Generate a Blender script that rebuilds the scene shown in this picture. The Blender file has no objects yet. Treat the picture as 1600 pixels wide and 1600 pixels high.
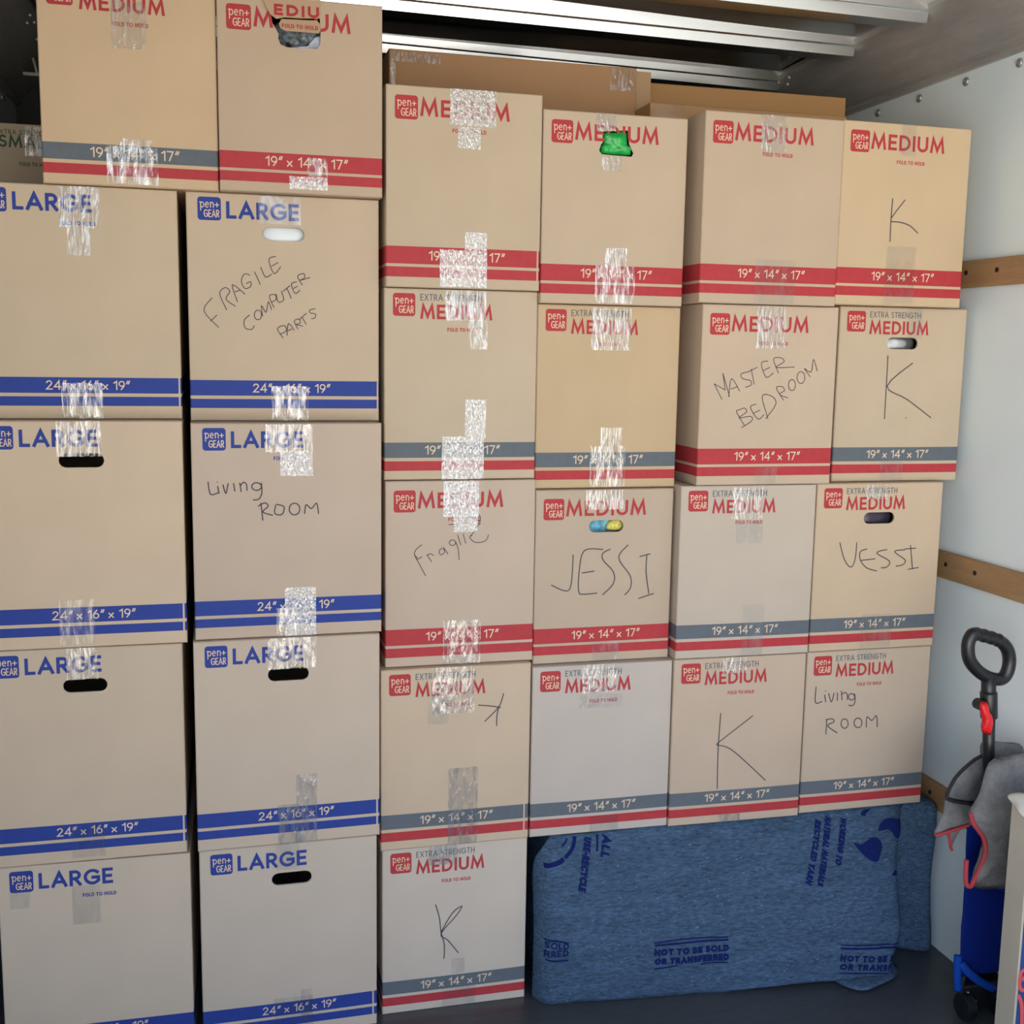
import bpy, bmesh, math, random
from mathutils import Vector, Matrix, noise
random.seed(7)
SC = bpy.context.scene
COL = SC.collection
# ---------------------------------------------------------------- camera, sky, exposure
cd = bpy.data.cameras.new('camera'); cam = bpy.data.objects.new('camera', cd); COL.objects.link(cam)
cd.sensor_width = 36.0; cd.lens = 1785.39/1600*36.0; cd.clip_start = .02
YAW, PITCH, ROLL, HC = 0.252398, 0.139555, 0.015896, 1.589572
fwd = Vector((math.sin(YAW)*math.cos(PITCH), math.cos(YAW)*math.cos(PITCH), -math.sin(PITCH)))
rt = Vector((math.cos(YAW), -math.sin(YAW), 0)); up = rt.cross(fwd)
rt, up = rt*math.cos(ROLL)+up*math.sin(ROLL), up*math.cos(ROLL)-rt*math.sin(ROLL)
cam.matrix_world = Matrix(((rt.x, up.x, -fwd.x, 0), (rt.y, up.y, -fwd.y, 0), (rt.z, up.z, -fwd.z, HC), (0, 0, 0, 1)))
SC.camera = cam
W = bpy.data.worlds.new('sky'); SC.world = W; W.use_nodes = True
nt = W.node_tree; nt.nodes.clear()
wo = nt.nodes.new('ShaderNodeOutputWorld'); wb = nt.nodes.new('ShaderNodeBackground')
tc = nt.nodes.new('ShaderNodeTexCoord'); sp = nt.nodes.new('ShaderNodeSeparateXYZ')
mr = nt.nodes.new('ShaderNodeMapRange'); mr.inputs[1].default_value = -1; mr.inputs[2].default_value = 1
cr = nt.nodes.new('ShaderNodeValToRGB')
nt.links.new(tc.outputs['Generated'], sp.inputs[0]); nt.links.new(sp.outputs['Z'], mr.inputs[0])
az = nt.nodes.new('ShaderNodeMapRange'); az.inputs[1].default_value = -.75; az.inputs[2].default_value = .3; az.inputs[3].default_value = 1.75; az.inputs[4].default_value = .78
vm = nt.nodes.new('ShaderNodeVectorMath'); vm.operation = 'SCALE'
nt.links.new(sp.outputs['X'], az.inputs[0]); nt.links.new(cr.outputs[0], vm.inputs[0]); nt.links.new(az.outputs[0], vm.inputs['Scale'])
nt.links.new(mr.outputs[0], cr.inputs[0]); nt.links.new(vm.outputs[0], wb.inputs[0]); nt.links.new(wb.outputs[0], wo.inputs[0])
SKY = [(0.0, (.80, .72, .62)), (.40, (1.12, 1.0, .86)), (.48, (1.2, 1.1, .98)), (.515, (1.0, 1.0, 1.0)), (.58, (.66, .76, .92)), (.70, (.34, .46, .72)), (1.0, (.2, .34, .66))]
el = cr.color_ramp.elements
while len(el) > 1: el.remove(el[-1])
el[0].position = SKY[0][0]; el[0].color = (*SKY[0][1], 1)
for p, c in SKY[1:]:
    e = el.new(p); e.color = (*c, 1)
wb.inputs[1].default_value = 3.6
SC.view_settings.view_transform = 'Standard'; SC.view_settings.look = 'None'
SC.view_settings.exposure = 0.0; SC.view_settings.gamma = 1.0; SC.view_settings.use_curve_mapping = False
SC.cycles.use_denoising = True
# ---------------------------------------------------------------- materials
def srgb(r, g, b):
    f = lambda c: (c/255/12.92) if c/255 <= .04045 else ((c/255+.055)/1.055)**2.4
    return (f(r), f(g), f(b), 1)
def mat(name, col, rough=.6, metal=0, spec=.5, bump=None, var=None, stretch=(1, 1, 1), objcol=False):
    m = bpy.data.materials.new(name); m.use_nodes = True
    n = m.node_tree.nodes; l = m.node_tree.links; b = n['Principled BSDF']
    b.inputs['Base Color'].default_value = col; b.inputs['Roughness'].default_value = rough
    b.inputs['Metallic'].default_value = metal; b.inputs['Specular IOR Level'].default_value = spec
    co = n.new('ShaderNodeTexCoord'); mp = n.new('ShaderNodeMapping'); mp.inputs['Scale'].default_value = stretch
    l.new(co.outputs['Object'], mp.inputs[0])
    src = None
    if objcol:
        oi = n.new('ShaderNodeObjectInfo'); src = oi.outputs['Color']; l.new(src, b.inputs['Base Color'])
    for sc_, amt in (var or []):
        t = n.new('ShaderNodeTexNoise'); t.inputs['Scale'].default_value = sc_; t.inputs['Detail'].default_value = 4
        l.new(mp.outputs[0], t.inputs['Vector'])
        r = n.new('ShaderNodeMapRange'); r.inputs[1].default_value = .3; r.inputs[2].default_value = .7
        r.inputs[3].default_value = 1-amt; r.inputs[4].default_value = 1+amt; l.new(t.outputs[0], r.inputs[0])
        x = n.new('ShaderNodeVectorMath'); x.operation = 'SCALE'
        if src is None: x.inputs[0].default_value = col[:3]
        else: l.new(src, x.inputs[0])
        l.new(r.outputs[0], x.inputs['Scale']); src = x.outputs[0]; l.new(src, b.inputs['Base Color'])
    if bump:
        t = n.new('ShaderNodeTexNoise'); t.inputs['Scale'].default_value = bump[0]; t.inputs['Detail'].default_value = bump[2] if len(bump) > 2 else 3
        l.new(mp.outputs[0], t.inputs['Vector'])
        u = n.new('ShaderNodeBump'); u.inputs['Strength'].default_value = bump[1]; u.inputs['Distance'].default_value = bump[3] if len(bump) > 3 else .01
        l.new(t.outputs[0], u.inputs['Height']); l.new(u.outputs[0], b.inputs['Normal'])
    return m
def tape_mat(name, lo, hi, scale, bstr, rough, stretch=(1, 1, 1), milk=.0):
    m = bpy.data.materials.new(name); m.use_nodes = True
    n = m.node_tree.nodes; l = m.node_tree.links; n.clear()
    out = n.new('ShaderNodeOutputMaterial'); mx = n.new('ShaderNodeMixShader'); tr = n.new('ShaderNodeBsdfTransparent'); gl = n.new('ShaderNodeBsdfGlossy')
    tr.inputs[0].default_value = (.94, .95, .96, 1); gl.inputs['Roughness'].default_value = rough
    co = n.new('ShaderNodeTexCoord'); mp = n.new('ShaderNodeMapping'); mp.inputs['Scale'].default_value = stretch
    t = n.new('ShaderNodeTexNoise'); t.inputs['Scale'].default_value = scale; t.inputs['Detail'].default_value = 5; t.inputs['Distortion'].default_value = .6
    r = n.new('ShaderNodeMapRange'); r.inputs[1].default_value = .38; r.inputs[2].default_value = .62; r.inputs[3].default_value = lo; r.inputs[4].default_value = hi
    u = n.new('ShaderNodeBump'); u.inputs['Strength'].default_value = bstr; u.inputs['Distance'].default_value = .004
    l.new(co.outputs['Object'], mp.inputs[0]); l.new(mp.outputs[0], t.inputs['Vector']); l.new(t.outputs[0], r.inputs[0]); l.new(t.outputs[0], u.inputs['Height'])
    l.new(u.outputs[0], gl.inputs['Normal'])
    top = gl.outputs[0]
    if milk:
        df = n.new('ShaderNodeBsdfDiffuse'); df.inputs[0].default_value = (.85, .86, .86, 1); m2 = n.new('ShaderNodeMixShader'); m2.inputs[0].default_value = milk
        l.new(gl.outputs[0], m2.inputs[1]); l.new(df.outputs[0], m2.inputs[2]); top = m2.outputs[0]
    l.new(r.outputs[0], mx.inputs[0]); l.new(tr.outputs[0], mx.inputs[1]); l.new(top, mx.inputs[2]); l.new(mx.outputs[0], out.inputs[0])
    return m
CARD = mat('cardboard', srgb(200, 170, 135), .78, spec=.25, objcol=True, var=[(2.5, .045), (9, .02)], bump=(7, .06, 1, .006))
RED = mat('red_print', srgb(180, 59, 65), .62, spec=.3, var=[(60, .06)])
BLUE = mat('blue_print', srgb(40, 64, 146), .6, spec=.3, var=[(60, .06)])
GREY = mat('grey_print', srgb(98, 106, 114), .62, spec=.3, var=[(60, .05)])
GREEN = mat('green_print', srgb(58, 92, 66), .62, spec=.3)
PEN = mat('marker_ink', srgb(62, 60, 72), .6, spec=.3)
TAPES = [tape_mat('clear_tape', .02, .13, 42, .5, .12, (1, 1, .3)), tape_mat('wrinkled_tape', .03, .40, 120, .9, .14, (1, 1, .22), .12), tape_mat('crinkled_tape', .26, .72, 240, .7, .2, (1, 1, .6), .3)]
ALU = mat('brushed_aluminium', srgb(240, 243, 245), .2, 1)
PANEL = mat('roof_sheet_metal', srgb(150, 148, 146), .14, 1, bump=(2.2, .25, 1, .03))
RAILM = mat('rail_metal', srgb(172, 170, 167), .5, .35, var=[(7, .12), (40, .06)], stretch=(4, .6, 4))
WHITE = mat('white_wall_panel', srgb(228, 240, 243), .35, spec=.4, var=[(4, .02)])
WOOD = mat('wood_slat', srgb(160, 126, 88), .6, var=[(9, .12), (60, .08)], stretch=(6, .6, 6), bump=(30, .2))
FLOORM = mat('truck_floor', srgb(72, 76, 80), .3, spec=.5, var=[(2, .12), (25, .1)], stretch=(1, 3, 1), bump=(12, .1))
DARKM = mat('dark_metal', srgb(40, 42, 44), .5, .4)
SCREW = mat('steel_bolt', srgb(165, 165, 165), .4, .7)
PAD = mat('heathered_pad', srgb(68, 90, 114), .95, spec=.1, var=[(22, .14), (150, .34)], stretch=(.35, 1, 1.5), bump=(90, .4, 4, .004))
_n = PAD.node_tree.nodes; _l = PAD.node_tree.links; _b = _n['Principled BSDF']      # pale and dark fibre flecks of the recycled felt
_src = _b.inputs['Base Color'].links[0].from_socket
for _sc, _lo, _hi, _c in ((230, .66, .75, srgb(140, 162, 186)), (150, .6, .72, srgb(34, 50, 78))):
    _mp = _n.new('ShaderNodeMapping'); _mp.inputs['Scale'].default_value = (.45, 1, 1.3); _mp.inputs['Location'].default_value = (_sc, 0, 0)
    _t = _n.new('ShaderNodeTexNoise'); _t.inputs['Scale'].default_value = _sc; _r = _n.new('ShaderNodeMapRange'); _r.inputs[1].default_value = _lo; _r.inputs[2].default_value = _hi; _r.inputs[4].default_value = .6
    _m = _n.new('ShaderNodeMix'); _m.data_type = 'RGBA'; _m.inputs[7].default_value = _c
    _l.new([q for q in _n if q.type == 'TEX_COORD'][0].outputs['Object'], _mp.inputs[0]); _l.new(_mp.outputs[0], _t.inputs['Vector']); _l.new(_t.outputs[0], _r.inputs[0])
    _l.new(_r.outputs[0], _m.inputs[0]); _l.new(_src, _m.inputs[6]); _src = _m.outputs[2]
_l.new(_src, _b.inputs['Base Color'])
PADINK = mat('navy_print', srgb(22, 36, 92), .9, spec=.1, var=[(90, .15)])
BLACK = mat('black_plastic', srgb(26, 28, 31), .32)
REDP = mat('red_plastic', srgb(222, 32, 40), .35)
NAVY = mat('blue_fabric', srgb(10, 36, 120), .85, spec=.15, bump=(40, .25))
BRIGHT = mat('bright_blue_fabric', srgb(18, 72, 170), .8, spec=.15)
CLOTH = mat('grey_cloth', srgb(122, 121, 120), .95, spec=.1, var=[(14, .2), (90, .12)], bump=(22, .8, 4, .012))
BIND = mat('red_binding', srgb(178, 62, 70), .8)
PIPING = mat('dark_piping', srgb(38, 34, 36), .8)
BEIGE = mat('beige_board', srgb(190, 182, 164), .8, spec=.2, var=[(6, .06)])
POSTER = mat('blue_poster', srgb(40, 66, 122), .5, var=[(7, .2)])
LETRED = mat('red_script', srgb(216, 84, 84), .5)
PAPER = mat('white_paper', srgb(222, 222, 212), .8)
# ---------------------------------------------------------------- helpers
def obj(name, bm, mats, parent=None, smooth=False, loc=None):
    me = bpy.data.meshes.new(name); bm.normal_update(); bm.to_mesh(me); bm.free()
    for m in (mats if isinstance(mats, (list, tuple)) else [mats]): me.materials.append(m)
    if smooth:
        for p in me.polygons: p.use_smooth = True
    o = bpy.data.objects.new(name, me); COL.objects.link(o)
    if parent: o.parent = parent
    if loc: o.location = loc
    return o
def tag(o, label, cat, group=None):
    o['label'] = label; o['category'] = cat
    if group: o['group'] = group
    return o
def thing(name, label, cat, loc=(0, 0, 0), group=None):
    o = bpy.data.objects.new(name, None); COL.objects.link(o); o.location = loc; o.empty_display_size = .05
    return tag(o, label, cat, group)
def struct(name, bm, m, parent=None, smooth=False):
    o = obj(name, bm, m, parent, smooth)
    if not parent: o['kind'] = 'structure'
    return o
def box(bm, x0, x1, y0, y1, z0, z1, mi=0):
    v = [bm.verts.new((x, y, z)) for z in (z0, z1) for y in (y0, y1) for x in (x0, x1)]
    for f in ((0, 2, 3, 1), (4, 5, 7, 6), (0, 1, 5, 4), (2, 6, 7, 3), (0, 4, 6, 2), (1, 3, 7, 5)):
        bm.faces.new([v[i] for i in f]).material_index = mi
def bevel(bm, w, seg=2): bmesh.ops.bevel(bm, geom=list(bm.edges), offset=w, segments=seg, profile=.6, affect='EDGES')
def tube(bm, pts, r, n=10, closed=False, mi=0):
    pts = [Vector(p) for p in pts]; N = len(pts); rings = []; nrm = None
    for i, p in enumerate(pts):
        a = pts[(i-1) % N] if closed or i else p; b = pts[(i+1) % N] if closed or i < N-1 else p
        t = (b-a).normalized()
        if nrm is None: nrm = t.orthogonal().normalized()
        nrm = (nrm - t*nrm.dot(t)).normalized(); bi = t.cross(nrm)
        rr = r[i] if isinstance(r, (list, tuple)) else r
        rings.append([bm.verts.new(p+(nrm*math.cos(2*math.pi*k/n)+bi*math.sin(2*math.pi*k/n))*rr) for k in range(n)])
    for i in range(N if closed else N-1):
        A, B = rings[i], rings[(i+1) % N]; off = 0
        if closed and i == N-1: off = min(range(n), key=lambda q: (A[0].co-B[q].co).length)
        for k in range(n): bm.faces.new((A[k], A[(k+1) % n], B[(k+1+off) % n], B[(k+off) % n])).material_index = mi
    if not closed:
        bm.faces.new(rings[0][::-1]); bm.faces.new(rings[-1])
def smooth_path(pts, k=6, closed=False):
    P = [Vector(p) for p in pts]; n = len(P); out = []
    for i in range(n if closed else n-1):
        p0 = P[(i-1) % n] if closed or i else P[0]; p1 = P[i]; p2 = P[(i+1) % n]; p3 = P[(i+2) % n] if closed or i+2 < n else P[-1]
        for j in range(k):
            t = j/k; out.append(.5*((2*p1)+(p2-p0)*t+(2*p0-5*p1+4*p2-p3)*t*t+(3*p1-p0-3*p2+p3)*t**3))
    if not closed: out.append(P[-1])
    return out
def sheet(bm, fn, nu, nv, th):
    """cloth: fn(s,t)->(x,y,z) outer skin; inner skin th behind (+y)"""
    F = [[bm.verts.new(fn(i/nu, j/nv)) for i in range(nu+1)] for j in range(nv+1)]
    B = [[bm.verts.new(Vector(fn(i/nu, j/nv))+Vector((0, th, 0))) for i in range(nu+1)] for j in range(nv+1)]
    for j in range(nv):
        for i in range(nu):
            bm.faces.new((F[j][i], F[j][i+1], F[j+1][i+1], F[j+1][i])); bm.faces.new((B[j][i], B[j+1][i], B[j+1][i+1], B[j][i+1]))
    for i in range(nu):
        bm.faces.new((F[0][i], B[0][i], B[0][i+1], F[0][i+1])); bm.faces.new((F[nv][i], F[nv][i+1], B[nv][i+1], B[nv][i]))
    for j in range(nv):
        bm.faces.new((F[j][0], F[j+1][0], B[j+1][0], B[j][0])); bm.faces.new((F[j][nu], B[j][nu], B[j+1][nu], F[j+1][nu]))
def puff(bm, outline, y, th, rings=5, wob=.0, seed=0):
    """padded piece of cloth: outline in (x,z), swelling towards -y and +y"""
    P = [Vector((p.x, 0, p.z)) for p in smooth_path([(a, 0, b) for a, b in outline], 4, True)]; c = sum(P, Vector())/len(P); n = len(P)
    def ring(k, s):
        q = k/rings; h = math.sqrt(max(0, 1-(1-q)**2))
        out = []
        for p in P:
            v = c+(p-c)*(1-q); d = th*.5*h*(1+wob*noise.noise(Vector((v.x*30+seed, s*3, v.z*30))))
            out.append(bm.verts.new((v.x, y+s*d, v.z)))
        return out
    edge = ring(0, 1)
    for s in (-1, 1):
        prev = edge
        for k in range(1, rings):
            cur = ring(k, s)
            for i in range(n):
                f = (prev[i], prev[(i+1) % n], cur[(i+1) % n], cur[i]); bm.faces.new(f if s > 0 else f[::-1])
            prev = cur
        cv = bm.verts.new((c.x, y+s*th*.5*(1+wob*noise.noise(Vector((c.x*30+seed, s*3, c.z*30)))), c.z))
        for i in range(n):
            f = (prev[i], prev[(i+1) % n], cv); bm.faces.new(f if s > 0 else f[::-1])
# ---------------------------------------------------------------- stroke lettering
def arc(cx, cy, rx, ry, a0, a1, n=14): return [(cx+rx*math.cos(math.radians(a0+(a1-a0)*k/n)), cy+ry*math.sin(math.radians(a0+(a1-a0)*k/n))) for k in range(n+1)]
G = {
 'M': (.98, [[(0, 0), (.13, 1), (.49, .1), (.85, 1), (.98, 0)]]), 'E': (.5, [[(.5, 1), (0, 1), (0, 0), (.5, 0)], [(0, .5), (.44, .5)]]),
 'D': (.72, [[(0, 0), (0, 1), (.24, 1)]+arc(.24, .5, .48, .5, 90, -90)+[(0, 0)]]), 'I': (.0, [[(0, 0), (0, 1)]]),
 'U': (.68, [[(0, 1)]+arc(.34, .34, .34, .34, 180, 360)+[(.68, 1)]]), 'L': (.46, [[(0, 1), (0, 0), (.46, 0)]]),
 'A': (.84, [[(0, 0), (.42, 1), (.84, 0)], [(.13, .3), (.71, .3)]]), 'R': (.58, [[(0, 0), (0, 1), (.28, 1)]+arc(.28, .73, .27, .27, 90, -90)+[(0, .46)], [(.26, .46), (.58, 0)]]),
 'G': (.88, [arc(.48, .5, .48, .5, 48, 318, 20)+[(.88, .2), (.88, .46), (.52, .46)]]), 'S': (.5, [arc(.26, .75, .24, .25, 40, 255, 10)+arc(.25, .25, .26, .25, 75, -140, 10)]),
 'X': (.68, [[(0, 0), (.68, 1)], [(0, 1), (.68, 0)]]), 'T': (.6, [[(.3, 0), (.3, 1)], [(0, 1), (.6, 1)]]), 'N': (.7, [[(0, 0), (0, 1), (.7, 0), (.7, 1)]]),
 'H': (.68, [[(0, 0), (0, 1)], [(.68, 0), (.68, 1)], [(0, .5), (.68, .5)]]), 'F': (.46, [[(0, 0), (0, 1), (.46, 1)], [(0, .52), (.4, .52)]]),
 'O': (.96, [arc(.48, .5, .48, .5, 90, 450, 24)]), 'C': (.82, [arc(.48, .5, .48, .5, 48, 312, 18)]), 'B': (.55, [[(0, 0), (0, 1), (.26, 1)]+arc(.26, .76, .24, .24, 90, -90)+[(0, .52)], [(.26, .52)]+arc(.28, .26, .27, .26, 90, -90)+[(0, 0)]]),
 'P': (.54, [[(0, 0), (0, 1), (.28, 1)]+arc(.28, .73, .27, .27, 90, -90)+[(0, .46)]]), 'Y': (.66, [[(0, 1), (.33, .48), (.66, 1)], [(.33, .48), (.33, 0)]]),
 'W': (1.1, [[(0, 1), (.26, 0), (.55, .9), (.84, 0), (1.1, 1)]]), 'K': (.6, [[(0, 0), (0, 1)], [(.56, 1), (.03, .48), (.6, 0)]]),
 '1': (.26, [[(0, .8), (.26, 1), (.26, 0)]]), '9': (.52, [arc(.26, .7, .26, .3, -20, 340, 18), [(.52, .66), (.46, .36), (.2, 0)]]), '4': (.62, [[(.46, 0), (.46, 1), (0, .28), (.62, .28)]]),
 '7': (.52, [[(0, 1), (.52, 1), (.18, 0)]]), '6': (.52, [arc(.26, .3, .26, .3, 160, 520, 18), [(0, .36), (.08, .66), (.34, 1)]]),
 '2': (.52, [arc(.26, .74, .24, .26, 165, -40, 10)+[(0, 0), (.54, 0)]]), 'x': (.42, [[(0, .02), (.42, .56)], [(0, .56), (.42, .02)]]),
 '"': (.26, [[(.1, 1.03), (0, .72)], [(.28, 1.03), (.18, .72)]]), '-': (.3, [[(0, .4), (.3, .4)]]), '+': (.5, [[(0, .32), (.5, .32)], [(.25, .07), (.25, .57)]]),
 'p': (.48, [[(.06, .62), (.06, -.42)], [(-.06, .6), (.06, .62)], arc(.28, .3, .22, .32, 170, -170, 16)]), 'e': (.46, [[(.04, .3), (.44, .34)]+arc(.24, .3, .22, .32, 10, 310, 14)]),
 'n': (.46, [[(.05, 0), (.05, .62)], arc(.25, .36, .2, .26, 180, 0, 10)+[(.45, 0)]]), ' ': (.3, []),
}
def ribbon(bm, pts, w, place, depth, cap=0):
    """flat stroke of width w along 2-D pts; place(a,b,d)->3-D"""
    P = [Vector(p) for p in pts]
    Q = [P[0]]
    for p in P[1:]:
        if (p-Q[-1]).length > 1e-6: Q.append(p)
    if len(Q) < 2: return
    N = len(Q); closed = (Q[0]-Q[-1]).length < 1e-5
    if closed: Q = Q[:-1]; N -= 1
    elif cap: Q[0] = Q[0]-(Q[1]-Q[0]).normalized()*cap; Q[-1] = Q[-1]+(Q[-1]-Q[-2]).normalized()*cap
    L = []
    for i in range(N):
        d0 = (Q[i]-Q[i-1]).normalized() if i or closed else None
        d1 = (Q[(i+1) % N]-Q[i]).normalized() if i < N-1 or closed else None
        if d0 is None: d0 = d1
        if d1 is None: d1 = d0
        n0 = Vector((-d0.y, d0.x)); n1 = Vector((-d1.y, d1.x)); m = n0+n1
        if m.length < .2: m = n0.copy()
        m.normalize(); k = 1/max(.33, m.dot(n0))
        L.append((bm.verts.new(place(*(Q[i]+m*(w/2*k)), depth)), bm.verts.new(place(*(Q[i]-m*(w/2*k)), depth))))
    for i in range(N if closed else N-1):
        a, b = L[i], L[(i+1) % N]
        try: bm.faces.new((a[1], b[1], b[0], a[0]))
        except ValueError: pass
class Dep:
    def __init__(s, d): s.d = d
    def __call__(s): s.d += 1.5e-5; return s.d
def text(bm, st, x0, x1, z0, h, wt, place, dep, sp=.2, skip=()):
    """lettering between x0 and x1, baseline z0, cap height h, stroke weight wt*h"""
    adv = [(G[c][0]+sp+wt*(c not in '" ')) for c in st]; tot = sum(adv)-sp
    k = (x1-x0)/(tot*h); x = x0; w = wt*h
    for i, c in enumerate(st):
        if i not in skip:
            for s in G[c][1]:
                pts = [(x+w/2+a*h*k, z0+w/2+b*(h-w)) for a, b in s]
                ribbon(bm, pts, w, place, dep(), 0 if abs(pts[0][0]-pts[-1][0])+abs(pts[0][1]-pts[-1][1]) < 1e-5 else w/2)
        x += adv[i]*h*k
BOX={
 'C1R4':[-0.2813,2.529,0.0,-0.0239,-0.001,0.0014,0.4015,0.4677],
 'C1R3':[-0.2887,2.53,0.4677,-0.0062,0.0032,-0.0002,0.4048,0.481],
 'C1R2':[-0.2788,2.5301,0.9487,-0.0,0.0025,-0.0002,0.407,0.4846],
 'C1R1':[-0.2798,2.5828,1.4334,0.0024,0.0036,-0.0008,0.407,0.4831],
 'A':[-0.1635,2.5679,1.9165,-0.0025,-0.0017,0.0002,0.3477,0.4297],
 'C2R4':[0.1384,2.5177,0.0,0.0058,-0.001,0.0016,0.3982,0.4725],
 'C2R3':[0.1407,2.5156,0.4725,0.0125,0.0,0.0003,0.4071,0.4811],
 'C2R2':[0.1461,2.5279,0.9536,0.011,0.0016,0.0004,0.4082,0.4755],
 'C2R1':[0.147,2.5891,1.4291,-0.0066,-0.0001,-0.0007,0.4108,0.4883],
 'B':[0.1839,2.5558,1.9174,-0.0064,-0.0016,-0.0002,0.3434,0.4267],
 'C3R5':[0.5323,2.5518,0.0,-0.004,-0.0004,0.0034,0.3544,0.4198],
 'C3R4':[0.5298,2.5444,0.4198,-0.002,-0.001,-0.0001,0.3585,0.4389],
 'C3R3':[0.5403,2.5622,0.8588,0.0025,-0.0024,-0.0011,0.3538,0.4361],
 'C3R2':[0.54,2.5744,1.2949,0.0037,-0.0032,0.0011,0.3546,0.4325],
 'C3R1':[0.5396,2.5565,1.7274,0.0021,-0.0011,-0.0004,0.3513,0.4314],
 'C4R4':[0.891,2.543,0.4195,-0.0108,0.0008,-0.0021,0.3549,0.4269],
 'C4R3':[0.8925,2.5649,0.8464,0.0024,-0.0011,-0.0013,0.3467,0.4227],
 'C4R2':[0.8972,2.5824,1.2691,0.0054,0.0016,0.0006,0.3544,0.432],
 'C4R1':[0.8917,2.5566,1.7011,0.0015,0.0001,-0.0011,0.3476,0.4287],
 'C5R4':[1.2472,2.5303,0.4195,-0.0163,0.0009,0.0008,0.354,0.4297],
 'C5R3':[1.2501,2.531,0.8492,-0.0132,0.0006,0.0012,0.3565,0.4283],
 'C5R2':[1.2872,2.5318,1.2775,-0.0003,-0.0013,-0.0006,0.3553,0.432],
 'C5R1':[1.2658,2.5122,1.7095,0.0169,-0.0026,0.001,0.355,0.4333],
 'C6R4':[1.6112,2.5383,0.4195,-0.0012,0.0004,-0.0,0.355,0.4283],
 'C6R3':[1.6139,2.537,0.8478,-0.0015,0.0004,0.0016,0.3556,0.43],
 'C6R2':[1.6679,2.5651,1.2778,-0.0047,0.0026,0.0045,0.3568,0.4371],
 'C6R1':[1.6211,2.5236,1.7149,0.0184,0.0009,0.0016,0.3508,0.431],
 'small':[-0.448,3.07,1.917,0.0,0.0,0.0,0.305,0.2],
 'F1':[0.728,2.85,2.158,0.0,0.0,0.0,0.63,0.146],
 'F3':[1.31,2.75,2.146,0.0,0.0,0.0,0.54,0.055],
}
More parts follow.
